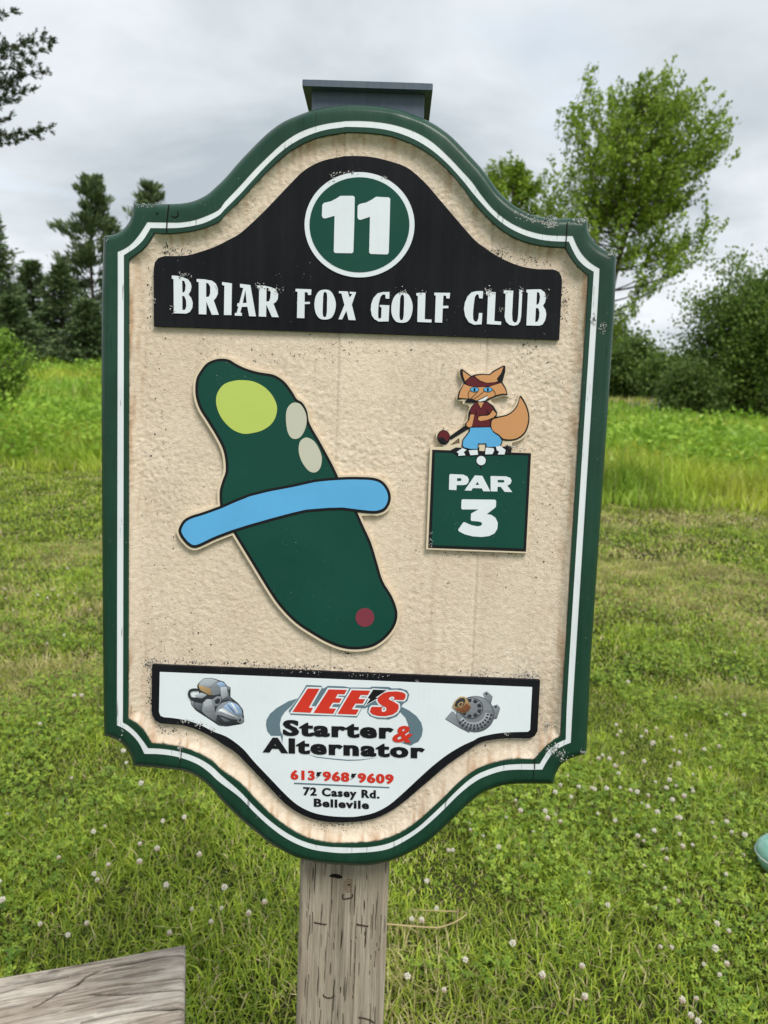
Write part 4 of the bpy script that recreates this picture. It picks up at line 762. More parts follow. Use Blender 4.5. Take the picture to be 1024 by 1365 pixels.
# brown, bark-stained patches at the far edge
st_m = np.clip((b2(SS*30+11, TT*60+3)*0.6+b3(SS*70, TT*90)*0.4-0.5)*7, 0, 1)*np.exp(-(TT/0.030)**2)*(SS > 0.19)*(SS < 0.36); DK = np.clip(DK*(1-0.55*st_m), 0.03, 1)
n_, m_ = SS.shape; Vt = np.stack([BX, BY+sv*0.004*(b3(SS*9, 40)-0.5)*(TT == 0), HB+HZ], 2).reshape(-1, 3); Vb = np.stack([BX, BY, np.full(SS.shape, HB-0.075)], 2).reshape(-1, 3); N0 = n_*m_
k0 = (np.arange(n_-1)[:, None]*m_+np.arange(m_-1)[None]).ravel(); Fc = [np.stack([k0, k0+m_, k0+m_+1, k0+1], 1), np.stack([k0, k0+1, k0+m_+1, k0+m_], 1)+N0]
eg = np.concatenate([np.arange(n_)*m_, (n_-1)*m_+np.arange(1, m_), np.arange(n_-2, -1, -1)*m_+m_-1, np.arange(m_-2, 0, -1)]); e2_ = np.roll(eg, -1); Fc.append(np.stack([eg, e2_, e2_+N0, eg+N0], 1))
me = mesh_np('seat_plank', np.concatenate([Vt, Vb]), np.concatenate(Fc)); bm = bmesh.new(); bm.from_mesh(me); bmesh.ops.recalc_face_normals(bm, faces=bm.faces); bm.to_mesh(me); bm.free()
set_col(me, np.repeat(np.concatenate([DK.ravel(), np.ones(N0)*0.8])[:, None], 3, 1)); plank = obj('seat_plank', me, M_bench, bench)
for s_ in (0.30, LB-0.25):
    V = []; p = u*s_+vw*0.06; q_ = u*(s_+0.14)+vw*(WB-0.05)
    x0_, y0_ = bloc(p).x, bloc(p).y; x1b, y1b = bloc(q_).x, bloc(q_).y
    me = bpy.data.meshes.new('leg'); bm = bmesh.new(); bmesh.ops.create_cube(bm, size=1)
    for w in bm.verts: w.co = Vector((x0_ if w.co.x < 0 else x1b, y0_ if w.co.y < 0 else y1b, -0.03 if w.co.z < 0 else HB-0.074))
    bmesh.ops.bevel(bm, geom=bm.edges[:], offset=0.006, segments=1, affect='EDGES'); bm.to_mesh(me); bm.free(); set_col(me, np.ones((len(me.vertices), 3))); obj('leg', me, M_bench, bench)

# ------------------------------------------------------------------ tee marker at the right edge
TC = on_z(1044, 1140, 0.075); tm = empty('tee_marker', (TC.x, TC.y, 0)); tag(tm, 'faded teal round plastic marker with a pale seam lying in the grass', 'tee marker')
def dome(name, r, z0, z1s, mat, n=28):
    V = []; Fc = []
    for k, (f, z) in enumerate(z1s):
        for i in range(n): an = 2*math.pi*i/n; V.append((r*f*math.cos(an), r*f*math.sin(an), z0+z))
    for k in range(len(z1s)-1):
        for i in range(n): j = (i+1) % n; Fc.append((k*n+i, k*n+j, (k+1)*n+j, (k+1)*n+i))
    Fc.append(tuple(range(n))[::-1]); Fc.append(tuple((len(z1s)-1)*n+i for i in range(n)))
    me = bpy.data.meshes.new(name); me.from_pydata(V, [], Fc); me.polygons.foreach_set('use_smooth', np.ones(len(Fc), bool)); return obj(name, me, mat, tm)
rT = 0.082
dome('lower_shell', rT*0.95, 0.075, [(math.cos(t), math.sin(t)*0.075) for t in np.linspace(-1.5, 0, 12)], M_tee)
dome('upper_shell', rT, 0.075, [(math.cos(t), math.sin(t)*0.060) for t in np.linspace(0, 1.5, 12)], M_tee)
dome('seam', rT*1.012, 0.0735, [(1, -0.0015), (1.006, 0), (1, 0.0025)], M_teeseam)

# ------------------------------------------------------------------ grass
L1, L2, L3_ = Lattice(1), Lattice(2), Lattice(3)
EDGE = lambda x: 10.1+0.9*(L1(x*0.35+20, 3)-0.5)*2-0.05*x+0.5*(L2(x*2.1+5, 8)-0.5)          # where the mowing stops
def blades(name, x, y, h, w, col, lean, mat, kind='stuff', seed=0, taper=0.75, bend=1.0):
    r = np.random.default_rng(seed); n = len(x); th = r.random(n)*2*np.pi; fx_ = np.cos(th); fy_ = np.sin(th)
    ph = th+np.pi/2+r.normal(0, 0.6, n); lx = np.cos(ph)*lean*h; ly = np.sin(ph)*lean*h
    V = np.empty((n, 5, 3), np.float32)
    for k, (f, ww, b) in enumerate(((0, 1, 0), (0, -1, 0), (0.55, taper, 0.38), (0.55, -taper, 0.38), (1, 0, 1.0))):
        V[:, k, 0] = x+fx_*w*ww*0.5+lx*b; V[:, k, 1] = y+fy_*w*ww*0.5+ly*b
        V[:, k, 2] = TZ(x, y)-0.003+h*f*np.sqrt(np.maximum(0.05, 1-(lean*b*bend)**2*0.5))
    base = (np.arange(n)*5)[:, None]
    Fc = np.concatenate([base+np.array([[0, 1, 3]]), base+np.array([[0, 3, 2]]), base+np.array([[2, 3, 4]])], 0)
    me = mesh_np(name, V.reshape(-1, 3), Fc, True); set_col(me, np.repeat(col, 5, 0)); o = obj(name, me, mat); return tag(o, kind=kind)
def wedge(n, ya, yb, pad=1.6, k=0.72):
    y = np.sqrt(rng.random(n)*(yb**2-ya**2)+ya**2); x = (rng.random(n)*2-1)*(k*y+pad); return x, y
def mixc(a, b, t): return np.asarray(a)[None]*(1-t[:, None])+np.asarray(b)[None]*t[:, None]
def lawn_col(x, y, r):
    dry = np.clip((L1(x*0.8, y*0.8)*0.55+L2(x*2.3, y*2.3)*0.45-0.50)*4.2+0.14*(y > 3.0)+0.62*np.clip((y-3.0)/4, 0, 1)*(x > -1)+0.30*np.exp(-((y-7.9-0.1*x)/0.8)**2), 0, 1)
    t = r.random(len(x)); c = mixc((0.125, 0.225, 0.016), (0.500, 0.605, 0.068), t**1.3)
    isdry = r.random(len(x)) < 0.10+0.62*dry; cd = mixc((0.38, 0.33, 0.13), (0.64, 0.56, 0.31), r.random(len(x)))
    c = np.where(isdry[:, None], cd, c); c = c*(1-0.25*dry[:, None])+np.array([0.42, 0.43, 0.08])[None]*0.25*dry[:, None]
    return c*(0.70+0.6*L3_(x*7, y*7))[:, None]
def lawn(name, n, ya, yb, h0, h1, w0, w1, seed, pad=1.6):
    x, y = wedge(n, ya, yb, pad); k = y < EDGE(x)+0.2; x, y = x[k], y[k]; r = np.random.default_rng(seed); m = len(x)
    tuft = L2(x*4.5+50, y*4.5); h = (h0+(h1-h0)*r.random(m))*(0.45+1.15*tuft**1.3); w = w0+(w1-w0)*r.random(m)
    blades(name, x, y, h, w, lawn_col(x, y, r), r.uniform(0.3, 1.5, m), M_grass, seed=seed+1)
lawn('lawn_grass', 290000, 0.85, 3.6, 0.020, 0.056, 0.0026, 0.0054, 31)
lawn('lawn_grass', 200000, 3.6, 6.4, 0.022, 0.058, 0.0050, 0.0095, 32)
lawn('lawn_grass', 150000, 6.4, 11.4, 0.024, 0.062, 0.009, 0.016, 33)
# clover leaves between the blades
def clover(n, ya, yb, s0, s1, seed):
    x, y = wedge(n, ya, yb, 1.2); r = np.random.default_rng(seed); k = (L1(x*1.7+9, y*1.7)+0.4*L2(x*6, y*6)) > 0.58; x, y = x[k], y[k]; m = len(x)
    z = r.uniform(0.022, 0.065, m); s = r.uniform(s0, s1, m); a0 = r.random(m)*6.28; tilt = r.normal(0, 0.35, (m, 2)); V = np.empty((m, 3, 5, 3), np.float32)
    for q_ in range(3):
        an = a0+q_*2.094; ca_, sa_ = np.cos(an), np.sin(an)
        for k_, (f, g) in enumerate(((0, 0), (0.62, 0.48), (1.05, 0.30), (1.05, -0.30), (0.62, -0.48))):
            dx = s*(f*ca_-g*sa_); dy = s*(f*sa_+g*ca_); V[:, q_, k_, 0] = x+dx; V[:, q_, k_, 1] = y+dy; V[:, q_, k_, 2] = z+dx*tilt[:, 0]+dy*tilt[:, 1]
    me = mesh_np('clover_leaves', V.reshape(-1, 3), np.arange(m*15).reshape(-1, 5)); c = mixc((0.100, 0.200, 0.019), (0.37, 0.50, 0.060), r.random(m))
    set_col(me, np.repeat(c, 15, 0)); tag(obj('clover_leaves', me, M_grass), kind='stuff')
clover(70000, 0.85, 4.2, 0.005, 0.011, 41); clover(30000, 4.2, 8.0, 0.007, 0.013, 42)
# the unmown meadow
def meadow(name, n, ya, yb, h0, h1, w0, w1, seed, broad=False):
    x, y = wedge(n, ya, yb, 5, 0.95); k = y > EDGE(x)-0.1*rng.random(n); x, y = x[k], y[k]; r = np.random.default_rng(seed); m = len(x)
    ramp = np.clip((y-EDGE(x))/1.0, 0.35, 1); t = L1(x*0.5, y*0.5)
    h = (h0+(h1-h0)*r.random(m))*(0.6+0.6*t)*ramp; w = r.uniform(w0, w1, m)
    yl = np.clip(L2(x*0.6+7, y*0.6)*1.6-0.35+0.35*(y < 14), 0, 1)
    c = mixc((0.190, 0.370, 0.034), (0.310, 0.500, 0.055), r.random(m)); c2 = mixc((0.390, 0.480, 0.040), (0.540, 0.580, 0.085), r.random(m))
    c = c*(1-yl[:, None])+c2*yl[:, None]; d = r.random(m) < 0.05; c[d] = (0.45, 0.40, 0.18); far = (y > 44) & (r.random(m) < 0.7); c[far] = (0.40, 0.38, 0.12)
    pv = (L3_(x*0.35+31, y*0.5) > 0.66) & (x > 2) & (y > 17) & (r.random(m) < 0.45); c[pv] = (0.19, 0.17, 0.26)
    blades(name, x, y, h, w, c*(0.7+0.6*L3_(x*2.2, y*2.2))[:, None], r.uniform(0.1, 0.9, m), M_grass, seed=seed+1, taper=0.95 if broad else 0.7)
meadow('meadow_grass', 140000, 9.0, 17, 0.40, 0.80, 0.010, 0.022, 51)
meadow('meadow_grass', 22000, 11, 20, 0.35, 0.75, 0.05, 0.10, 54, True)
meadow('meadow_grass', 110000, 17, 34, 0.45, 0.85, 0.03, 0.06, 52)
meadow('meadow_grass', 60000, 34, 75, 0.5, 0.9, 0.08, 0.16, 53)

def weeds(ncl, per, ya, yb, size, seed, xlo=-99):
    x, y = wedge(ncl, ya, yb, 5, 0.95); k = (y > EDGE(x)+0.25) & (x > xlo) & (L1(x*0.6+3, y*0.6) > 0.42); x, y = x[k], y[k]; r = np.random.default_rng(seed); n = len(x); hh = r.uniform(0.35, 0.95, n); rr = r.uniform(0.12, 0.34, n)
    t = r.random((n, per))**0.6; px = x[:, None]+r.normal(0, 1, (n, per))*rr[:, None]*(0.4+0.6*t); py = y[:, None]+r.normal(0, 1, (n, per))*rr[:, None]*(0.4+0.6*t); pz = TZ(x, y)[:, None]+hh[:, None]*t
    tone = np.clip(r.random(n)[:, None]*0.6+0.4*r.random((n, per)), 0, 1); pts = np.stack([px, py, pz], 2).reshape(-1, 3); d = np.stack([r.normal(0, 1, pts.shape[0]), r.normal(0, 1, pts.shape[0]), r.uniform(-0.1, 0.9, pts.shape[0])], 1)
    tag(obj('meadow_weeds', leaf_mesh('meadow_weeds', pts, size, mixc((0.16, 0.31, 0.03), (0.40, 0.58, 0.07), tone.ravel()), M_leaf, seed+1, 1.0, d), M_leaf), kind='stuff')
# ------------------------------------------------------------------ clover blossoms, each one its own
fl = Z(770, 760, 2.256, [(118,450),(122,481),(140,541),(108,585),(128,600),(130,628),(80,650),(62,705),(106,730),(224,510),(295,521),(312,536),(285,571),(211,568),(354,632),(326,676),(213,684),(216,709),(297,716),(305,736),(313,770),(193,787),(179,788),(260,802),(349,806),(416,778),(468,765),(458,748),(500,790),(303,817),(518,840),(34,875),(272,928),(312,970),(411,1041),(425,1125),(253,1102),(465,1172),(369,1253),(318,1282),(347,1325),(368,1340),(5,1178),(250,722),(211,659),(234,618),(415,730),(7,636)])
fl += Z(0, 850, 3.5, [(350,262),(388,262),(201,384),(346,608),(570,522),(580,553),(652,937),(743,972),(504,1026),(457,1093),(650,1050),(52,775),(8,1210),(187,1270),(265,990)])
fl += Z(0, 420, 2.84, [(195,1027),(182,1060),(225,1045),(282,1038),(10,1030),(28,1055),(50,1098),(163,1225),(240,1195),(348,1098),(136,1050),(305,690),(140,630),(65,608),(270,950),(90,640),(200,650),(20,660)])
fl += Z(0, 1130, 3.413, [(931,10),(490,42),(445,110),(633,70),(843,212),(950,316),(765,352),(183,283),(5,225),(965,163)])
fl += Z(340, 1080, 3.413, [(43,413),(979,15),(988,50),(880,150),(897,140),(730,472),(760,485)])
fl += Z(470, 850, 2.844, [(778,540),(650,578),(845,572),(860,545),(780,582),(990,480),(1008,350),(1003,310),(768,645),(643,645),(787,675),(740,680),(585,645),(470,637),(445,668),(455,695),(493,707),(680,700),(930,632),(988,663),(953,562),(365,778),(377,770),(565,768),(897,847),(820,495),(1015,535)])
fl += Z(780, 420, 4.016, [(228,990),(470,1022),(325,1008),(760,1075),(780,1110),(530,1110),(580,1190),(900,1090),(265,1110),(125,1100)])
rq = random.Random(15)
fl += [(rq.gauss(880, 80), rq.gauss(1040, 90)) for _ in range(46)]+[(rq.uniform(0, 360), rq.uniform(1010, 1240)) for _ in range(12)]+[(rq.uniform(540, 1020), rq.uniform(1130, 1340)) for _ in range(14)]
fl = [q for q in fl if 0 <= q[0] <= 1023]
def blossom(seed, faded):
    r = random.Random(seed); V = []; Fc = []; Mi = []
    def florets(rad, zc):
        for k in range(46):
            ph = math.acos(1-1.75*(k+0.5)/46); an = k*2.39996; d = Vector((math.sin(ph)*math.cos(an), math.sin(ph)*math.sin(an), math.cos(ph)))
            d = (d+Vector((r.gauss(0, .12), r.gauss(0, .12), r.gauss(0, .12)))).normalized(); s_ = Vector((-math.sin(an), math.cos(an), 0)); L_ = rad*r.uniform(0.85, 1.15); b = len(V); w = rad*0.2
            t_ = d.cross(s_).normalized(); c0 = Vector((0, 0, zc))
            V.extend([c0+d*L_*0.25, c0+d*L_*0.8+s_*w, c0+d*L_*0.8-s_*w, c0+d*L_*0.8+t_*w, c0+d*L_*0.8-t_*w, c0+d*L_*1.04])
            for f in ((0, 1, 3), (0, 3, 2), (0, 2, 4), (0, 4, 1), (5, 3, 1), (5, 2, 3), (5, 4, 2), (5, 1, 4)): Fc.append(tuple(b+i for i in f)); Mi.append(1 if (faded and d.z < 0.1) else 0)
    florets(1.0, 8.0); b = len(V)
    for k in range(4):
        for i in range(5): an = i*1.2566; V.append(Vector((0.13*math.cos(an)+0.25*math.sin(k), 0.13*math.sin(an), k*2.6)))
    for k in range(3):
        for i in range(5): j = (i+1) % 5; Fc.append((b+k*5+i, b+k*5+j, b+k*5+5+j, b+k*5+5+i)); Mi.append(2)
    me = bpy.data.meshes.new('clover_blossom'); me.from_pydata([tuple(v*0.01) for v in V], [], Fc); me.polygons.foreach_set('material_index', Mi)
    for m in (M_petal, M_petal2, M_stem): me.materials.append(m)
    return me
bl = [blossom(i, i % 2) for i in range(4)]; seen = []; rf = random.Random(9)
for (x, y) in fl:
    if any(math.hypot(x-a_, y-b_) < 5 for a_, b_ in seen): continue
    seen.append((x, y)); p = on_z(x, y, 0.08); s = rf.uniform(0.55, 0.95)*(1 if p.y < 5 else 1.15)
    bi = rf.randrange(4); o = bpy.data.objects.new('clover_blossom', bl[bi]); COL.objects.link(o); o.location = (p.x, p.y, 0); o.scale = (s, s, s); o.rotation_euler = (rf.gauss(0, 0.14), rf.gauss(0, 0.14), rf.random()*6.28)
    lb = ('white clover blossom', 'clover blossom with browned lower petals')[bi % 2]
    if (p.xy-sign.location.xy).length < 1.0: wh = 'near the wooden sign post'
    elif (p.xy-Vector((a.x, a.y))).length < 1.1: wh = 'beside the plank bench'
    elif (p.xy-TC.xy).length < 0.75: wh = 'beside the teal marker'
    elif p.y > 4.5: wh = 'in the mown lawn towards the meadow'
    else: wh = 'in the open mown lawn'
    tag(o, lb+' standing '+wh, 'clover', 'clover blossoms in the lawn')

# dry stalk beside the post
ds = [on_z(x, y, h) for (x, y), h in zip(catmull(pq((470, 362), (560, 364), (650, 372), (730, 378), (800, 380), (860, 365), (910, 342), (945, 318), (950, 302), (900, 295), (830, 294), (760, 291), (690, 287), (655, 288), (640, 300)), False, 3), [0.085+0.01*math.sin(i*0.4) for i in range(60)])]
o0 = ds[0].copy(); o0.z = 0
st_ = obj('dry_stalk', tube([[(p-o0, 0.0024*(1-0.6*i/len(ds))) for i, p in enumerate(ds)], [(ds[26]-o0, 0.0022), (ds[26]-o0+Vector((-0.01, -0.02, 0.03)), 0.002), (ds[26]-o0+Vector((-0.012, -0.03, -0.09)), 0.0015)], [(ds[2]-o0, 0.003), (ds[2]-o0+Vector((0, 0.02, -0.09)), 0.0025)]], 6), M_straw)
st_.location = o0; tag(st_, 'bent dry straw stalk lying in the grass beside the sign post', 'dry stalk')

# ------------------------------------------------------------------ trees
def leaf_mesh(name, pts, size, cols, mat, seed, elong=1.0, dirs=None, up=0.3):
    r = np.random.default_rng(seed); n = len(pts); d = r.normal(0, 1, (n, 3))
    if dirs is not None: d = dirs*1.6+d*0.5
    d[:, 2] -= 0.0; d /= np.linalg.norm(d, axis=1)[:, None]; nr = r.normal(0, 1, (n, 3)); nr[:, 2] += up*2; s = np.cross(d, nr); s /= np.linalg.norm(s, axis=1)[:, None]+1e-9
    L_ = (size*r.uniform(0.7, 1.3, n))[:, None]; W_ = L_*0.34/elong; V = np.empty((n, 4, 3), np.float32)
    V[:, 0] = pts; V[:, 1] = pts+d*L_*0.5+s*W_; V[:, 2] = pts+d*L_; V[:, 3] = pts+d*L_*0.5-s*W_
    me = mesh_np(name, V.reshape(-1, 3), np.arange(n*4).reshape(-1, 4)); set_col(me, np.repeat(cols, 4, 0)); return me
def bez(a, b, c, n): return [a*(1-t)**2+b*2*t*(1-t)+c*t*t for t in (i/n for i in range(n+1))]
def deciduous(name, label, base, h, rx, rz, cz, n_limb, n_leaf, size, c0, c1, seed, lean=(0, 0), upw=0.5, spread=0.35, tr=0.16, group=None, ry=None, low=0.25):
    r = random.Random(seed); rn = np.random.default_rng(seed); ry = ry or rx
    root = empty(name, base); tag(root, label, 'tree', group); top = Vector((lean[0], lean[1], h*0.80)); tk = bez(Vector((0, 0, -0.3)), Vector((lean[0]*0.15, lean[1]*0.15, h*0.4)), top, 12)
    paths = [[(p, tr*(1-0.85*i/12)+0.01) for i, p in enumerate(tk)]]; anchors = []
    for k in range(n_limb):
        f = low+(0.93-low)*(k+r.random())/n_limb; i = min(11, int(f*12)); s = tk[i].lerp(tk[i+1], f*12-i)
        an = k*2.4+r.uniform(-.5, .5); q = (r.uniform(0.55, 1.0)); e_ = math.asin(min(0.98, max(-0.6, (f-0.5)*1.9+r.uniform(-.15, .15))))
        tgt = Vector((lean[0]*0.8+rx*q*math.cos(an)*math.cos(e_), lean[1]*0.8+ry*q*math.sin(an)*math.cos(e_), cz+rz*q*math.sin(e_)))
        tgt.z = max(tgt.z, s.z*0.7+0.3)
        mid = s.lerp(tgt, 0.45)+Vector((0, 0, -upw*0.15*(tgt-s).length)); br = bez(s, mid, tgt, 9); r0 = tr*0.42*(1-f*0.6)
        paths.append([(p, r0*(1-0.9*j/9)+0.006) for j, p in enumerate(br)])
        for j in range(3, 10):
            anchors.append((br[j], 0.6)); L_ = (tgt-s).length*0.28*r.uniform(0.5, 1.1)
            for _ in range(2):
                d = ((br[j]-br[j-1]).normalized()*1.0+Vector((r.gauss(0, .7), r.gauss(0, .7), r.gauss(upw*0.6, .5)))).normalized(); e = br[j]+d*L_; paths.append([(br[j], r0*0.22+0.004), (br[j]+d*L_*0.5+Vector((0, 0, -0.03*L_)), r0*0.12+0.003), (e, 0.003)])
                for t in (0.4, 0.7, 1.0): anchors.append((br[j].lerp(e, t), 1.0))
    obj('trunk', tube(paths, 6), M_bark, root)
    A = np.array([tuple(p) for p, w in anchors]); Wt = np.array([w for p, w in anchors]); idx = rn.choice(len(A), n_leaf, p=Wt/Wt.sum())
    tone = rn.random(len(A))[idx]; pts = A[idx]+rn.normal(0, spread, (n_leaf, 3))*np.array([1, 1, 0.8]); t = np.clip(0.55*tone+0.45*rn.random(n_leaf), 0, 1)
    obj('crown', leaf_mesh('crown', pts, size, mixc(c0, c1, t), M_leaf, seed+1), M_leaf, root); return root
def conifer(name, label, base, h, rad, n_whorl, per, n_leaf, size, c0, c1, seed, pine=False, bare=0.08, group=None, tr=0.15):
    r = random.Random(seed); rn = np.random.default_rng(seed); root = empty(name, base); tag(root, label, 'tree', group)
    paths = [[(Vector((0, 0, -0.3)), tr), (Vector((0.02*h*r.uniform(-1, 1), 0, h*0.5)), tr*0.55), (Vector((0, 0, h)), 0.012)]]; A = []; D = []
    for k in range(n_whorl):
        f = bare+(0.985-bare)*((k+0.5)/n_whorl)**0.9; R_ = rad*((1-f)**0.95*r.uniform(0.75, 1.2)+0.04)
        if pine: R_ = rad*(min(1, (f-bare)*4+0.35)*(1-f)**0.9+0.03)*r.uniform(0.55, 1.2)
        for q in range(per):
            an = r.random()*6.283; L_ = R_*r.uniform(0.6, 1.15); s = Vector((0, 0, f*h)); el = (0.35 if pine else -0.12)+0.5*f*(1 if pine else 0.9)
            d = Vector((math.cos(an), math.sin(an), el*0.7)); e = s+d*L_; e.z += 0.12*L_; br = bez(s, s.lerp(e, 0.6)+Vector((0, 0, -0.10*L_)), e, 5); paths.append([(p, max(0.004, 0.03*(1-j/5)*tr/0.15)) for j, p in enumerate(br)])
            for j in range(1 if not pine else 2, 6):
                for _ in range(3):
                    w = Vector((r.gauss(0, 1), r.gauss(0, 1), r.gauss(0.1 if not pine else 0.4, 0.5))).normalized()*L_*0.20*r.random(); A.append(tuple(br[j]+w)); D.append(tuple((d+w*2/max(L_, .1)).normalized()))
    obj('trunk', tube(paths, 5), M_bark, root); A = np.array(A); D = np.array(D); idx = rn.integers(0, len(A), n_leaf); tone = rn.random(len(A))[idx]
    pts = A[idx]+rn.normal(0, 1, (n_leaf, 3))*(0.10+0.012*h)*np.array([1, 1, 0.55])*(0.62 if not pine else 0.55); dd = D[idx]
    if pine: dd = dd+np.array([0, 0, 0.6])
    obj('crown', leaf_mesh('crown', pts, size, mixc(c0, c1, np.clip(0.6*tone+0.4*rn.random(n_leaf), 0, 1)), M_needle, seed+1, 2.6 if pine else 1.7, dd), M_needle, root); return root
def foot(px, Y): p = at_y(px, 500, Y); return (p.x, Y, float(TZ(p.x, Y)))
def hgt(px, py, Y): p = at_y(px, py, Y); return p.z-float(TZ(p.x, Y))
weeds(1700, 44, 10, 16, 0.10, 81); weeds(1400, 40, 17, 30, 0.16, 83); weeds(500, 40, 11, 22, 0.14, 85, 2.0)
G1, G2 = (0.060, 0.115, 0.025), (0.240, 0.360, 0.062)
YG1, YG2 = (0.100, 0.185, 0.018), (0.345, 0.480, 0.050)
# right: the tall airy tree and its neighbours
def plume_tree(name, label, trunk_px, Y, blobs, n_leaf, size, c0, c1, seed, rad=0.42, deep=2.0, tr=0.14, dirv=(0.35, 0, 1.0)):
    """airy tree: limbs sweep up from the trunk to leafy plumes spread through the crown"""
    r = random.Random(seed); rn = np.random.default_rng(seed); B0 = Vector(foot(trunk_px[0][0], Y)); root = empty(name, B0); tag(root, label, 'tree')
    tk = [at_y(x, y, Y)-B0 for x, y in trunk_px]; tk[0].z = -0.3; tk = [Vector(p) for p in catmull([tuple(p) for p in tk], False, 5)]; nk = len(tk)
    paths = [[(p, tr*(1-0.9*i/nk)+0.01) for i, p in enumerate(tk)]]; pts = []; tone = []; per = n_leaf//len(blobs); dv = Vector(dirv).normalized()
    for (x, y) in blobs:
        c = at_y(x, y, Y+max(-deep, min(deep, r.gauss(0, deep*0.55))))-B0; cand = [q for q in tk if q.z < c.z-0.25*(c-q).length] or [tk[0].lerp(tk[1], 0.8)]
        s_ = min(cand, key=lambda q: (q-c).length+0.35*abs(q.z-c.z)+r.random()*0.8); mid = s_.lerp(c, 0.5)+Vector((0, 0, -0.10*(c-s_).length)); br = bez(s_, mid, c, 8)
        paths.append([(p, 0.035*(1-0.85*j/8)*tr/0.14) for j, p in enumerate(br)])
        for q in range(8):
            d = ((br[-1]-br[-3]).normalized()*0.5+dv*1.1+Vector((r.gauss(0, .45), r.gauss(0, .6), r.gauss(0, .35)))).normalized(); b0 = br[r.randrange(3, 9)]+Vector((r.gauss(0, .25), r.gauss(0, .4), r.gauss(0, .2)))*rad; L_ = rad*r.uniform(1.0, 2.9); e = b0+d*L_; paths.append([(b0, 0.010), (b0.lerp(e, 0.5)+Vector((0, 0, -0.04)), 0.007), (e, 0.003)])
            m = per//8; t = rn.random(m)**0.8; tn = r.random(); P_ = np.array(b0)[None]*(1-t[:, None])+np.array(e)[None]*t[:, None]+rn.normal(0, 0.085*rad/0.42, (m, 3))*(1.2-0.75*t[:, None]); pts.append(P_); tone.append(np.clip(0.6*tn+0.4*rn.random(m), 0, 1))
    obj('trunk', tube(paths, 5), M_bark, root); pts = np.concatenate(pts); tone = np.concatenate(tone)
    obj('crown', leaf_mesh('crown', pts, size, mixc(c0, c1, tone), M_leaf, seed+1), M_leaf, root)
ash = [(750,150),(772,128),(798,135),(828,122),(850,112),(878,108),(892,132),(915,132),(935,155),(950,160),(962,172),(955,192),(962,208),(935,200),(905,180),(870,158),(840,158),(810,170),(780,172),(757,190),(748,165),(762,218),(790,210),(825,205),(860,200),(895,218),(922,228),(935,250),(908,258),(880,254),(850,244),(815,246),(782,250),(750,256),(757,280),(790,286),(825,290),(860,284),(888,278),(728,266),(738,294),(925,312),(942,302),(915,322),(832,335),(898,352),(832,412),(870,312),(922,340),(812,150),(862,130),(902,152),(842,180),(880,185),(800,190),(835,228),(870,228),(905,238),(772,232),(810,262),(845,266),(742,240),(765,262),(708,270)]
plume_tree('ash_tree', 'tall airy light green tree leaning over the sign corner', [(796, 512), (806, 440), (822, 360), (842, 290), (860, 220), (872, 160)], 25, [(862+(x-862)*0.93+dx, y+14+dy) for x, y in ash for dx, dy in ((-6, 4), (7, -3))], 31000, 0.12, YG1, YG2, 101, 0.42, 2.2, 0.12)
plume_tree('young_tree', 'small light green treetop rising behind the sign shoulder', [(676, 505), (678, 400), (682, 300), (684, 240)], 29, [(655,252),(668,242),(682,236),(694,246),(706,256),(660,262),(678,248),(698,260),(712,262),(668,270),(690,280),(715,285),(650,260),(655,300),(700,310),(680,330),(665,360),(705,350)], 11000, 0.11, YG1, YG2, 102, 0.36, 1.2, 0.10, (0.1, 0, 1))
deciduous('dense_tree', 'large dense dark green tree at the meadow edge', foot(1002, 31), hgt(1010, 340, 31)*1.03, 3.1, 3.8, 3.7, 64, 34000, 0.15, G1, G2, 103, spread=0.38, low=0.06, tr=0.2)
deciduous('dense_tree', 'dense dark green tree with a broad crown reaching past the large one', foot(1100, 33), 8.2, 3.4, 4.0, 4.0, 50, 30000, 0.18, G1, G2, 104, spread=0.34, low=0.06, tr=0.2)
deciduous('leafy_shrub', 'low dark shrub growing at the foot of the large dense tree', foot(925, 29.5), 3.0, 1.2, 1.4, 1.4, 26, 8000, 0.14, G1, (0.15, 0.22, 0.045), 105, spread=0.32, low=0.05, tr=0.07)
for k, (px, top, Y, rx, c) in enumerate(((835, 440, 66, 3.0, 0), (800, 420, 74, 3.2, 0), (872, 480, 72, 2.4, 0), (893, 470, 60, 1.8, 0), (760, 440, 70, 3.2, 0), (700, 430, 76, 3.4, 1), (620, 440, 80, 3.6, 0))):
    hh = hgt(px, top, Y)
    if k > 3: continue
    deciduous('far_tree', ['rounded mid green tree far beyond the meadow at the sign edge', 'taller mid green tree far behind the tall airy tree', 'low tree in the gap beyond the meadow', 'narrow low tree touching the dense tree crown'][k], foot(px, Y), hh, rx, hh*0.46, hh*0.5, 40, 11000, 0.34, ((0.040, 0.085, 0.022), G1)[c], ((0.20, 0.30, 0.06), (0.11, 0.17, 0.045))[c], 110+k, spread=0.6, low=0.08, group='trees beyond the meadow')
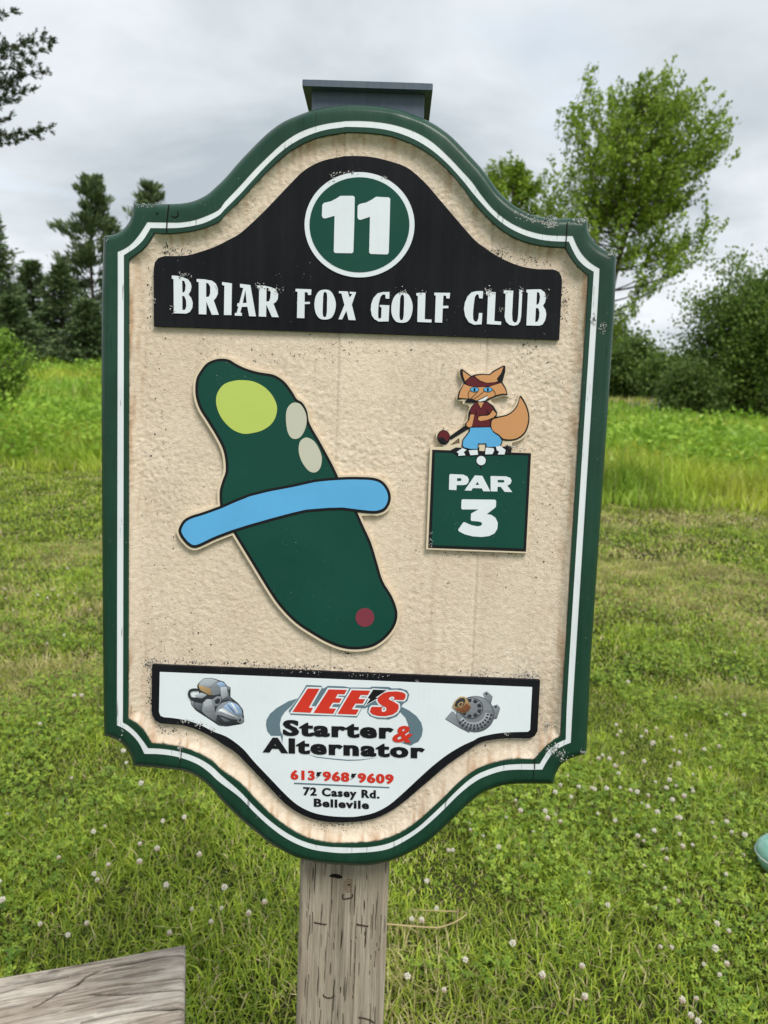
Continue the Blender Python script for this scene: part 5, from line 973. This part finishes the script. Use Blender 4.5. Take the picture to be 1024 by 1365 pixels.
# left: pines and spruces
P1, P2 = (0.045, 0.080, 0.034), (0.165, 0.235, 0.090)
conifer('pine_tree', 'tall open-topped pine tree left of the sign shoulder', foot(130, 40), hgt(128, 236, 40), 3.2, 19, 5, 11000, 0.34, P1, (0.190, 0.255, 0.105), 201, True, 0.1)
conifer('pine_tree', 'pine tree whose tip shows just above the sign shoulder', foot(206, 43), hgt(205, 246, 43), 3.1, 19, 5, 10000, 0.34, P1, (0.190, 0.255, 0.105), 202, True, 0.1)
conifer('spruce_tree', 'dark pointed spruce tree at the end of the conifer row', foot(-8, 34), hgt(-2, 278, 34), 2.4, 34, 8, 17000, 0.20, P1, P2, 203)
for k, (px, top, Y, rd, lb) in enumerate(((48, 348, 37, 2.6, 'lower spruce tree next to the dark pointed spruce'), (86, 352, 36, 2.4, 'squat dark spruce tree in front of the tall pine'), (165, 372, 36, 2.4, 'dark spruce tree standing against the sign frame'), (118, 400, 34, 2.2, 'lowest dark spruce tree in front of the conifer row'), (18, 395, 32, 2.2, 'short dark spruce tree in front of the pointed spruce'))):
    conifer('spruce_tree', lb, foot(px, Y), hgt(px, top, Y), rd*0.85, 22, 7, 8500, 0.22, P1, P2, 210+k, False, 0.02)
deciduous('young_sapling', 'bright green leafy sapling at the left end of the meadow', foot(2, 15), hgt(5, 425, 15), 0.62, 0.85, 1.45, 24, 3800, 0.075, (0.12, 0.22, 0.03), (0.30, 0.46, 0.06), 301, spread=0.09, tr=0.03, low=0.2)
# cedar whose boughs reach into the upper left of the view
def cedar():
    r = random.Random(77); rn = np.random.default_rng(77); Y = 6.0; b = at_y(-230, 500, Y); root = empty('cedar_tree', (b.x, Y, 0))
    tag(root, 'near dark cedar whose drooping boughs reach into the open sky', 'tree'); paths = [[(Vector((0, 0, -0.3)), 0.13), (Vector((0.05, 0, 2.5)), 0.10), (Vector((0, 0, 6.2)), 0.02)]]
    A = []; D = []; B0 = Vector((b.x, Y, 0))
    boughs = [((-60, 120), (28, 62), 1.0), ((-60, 190), (66, 52), 1.2), ((-60, 205), (52, 96), 1.1), ((-80, 215), (64, 66), 0.8), ((-60, 210), (40, 120), 1.0), ((-60, 215), (15, 135), 1.0), ((-70, 160), (62, 170), 0.9), ((-60, 190), (45, 180), 0.9), ((-60, 210), (18, 190), 0.7), ((-70, 40), (14, 16), 0.8), ((-60, 150), (35, 85), 1.0), ((-60, 120), (8, 160), 1.0), ((-50, 160), (22, 108), 1.2)]
    segs = []
    for (sp_, ep, w) in boughs:
        e = at_y(*ep, Y+r.uniform(-.35, .35))-B0; s = Vector((0, 0, min(5.6, max(1.5, e.z-0.25+r.uniform(-.2, .1))))); segs.append((s, e, w))
    for k in range(60):
        f = r.uniform(0.03, 0.98); an = r.uniform(0, 6.283); L_ = (0.95*(1-f)**0.6+0.1)*r.uniform(0.6, 1.0)
        s = Vector((0, 0, 0.4+5.7*f)); e = s+Vector((math.cos(an)*L_, math.sin(an)*L_, 0.25*L_)); segs.append((s, e, 0.7))
    for (s, e, w) in segs:
        br = bez(s, s.lerp(e, 0.55)+Vector((0, 0, -0.06)), e, 24); paths.append([(p, 0.010*(1-0.88*j/24)) for j, p in enumerate(br)]); dd = (e-s).normalized()
        for j in range(5, 25):
            for _ in range(4 if w != 0.7 else 2):
                d = (dd*1.1+Vector((r.gauss(0, .55), r.gauss(0, .55), r.gauss(0.25, .55)))).normalized(); L_ = r.uniform(0.03, 0.15)*w*(1.2-0.030*j)
                paths.append([(br[j], 0.003), (br[j]+d*L_, 0.0012)])
                for t in (0.25, 0.5, 0.75, 1.0): A.append(tuple(br[j]+d*L_*t)); D.append(tuple(d))
    obj('trunk', tube(paths, 4), M_bark, root); A = np.array(A); D = np.array(D); n = 75000; idx = rn.integers(0, len(A), n); tone = rn.random(len(A))[idx]
    pts = A[idx]+rn.normal(0, 0.007, (n, 3)); obj('crown', leaf_mesh('crown', pts, 0.024, mixc((0.028, 0.046, 0.022), (0.095, 0.125, 0.055), np.clip(0.6*tone+0.4*rn.random(n), 0, 1)), M_needle, 78, 1.8, D[idx]*1.2), M_needle, root)
cedar()
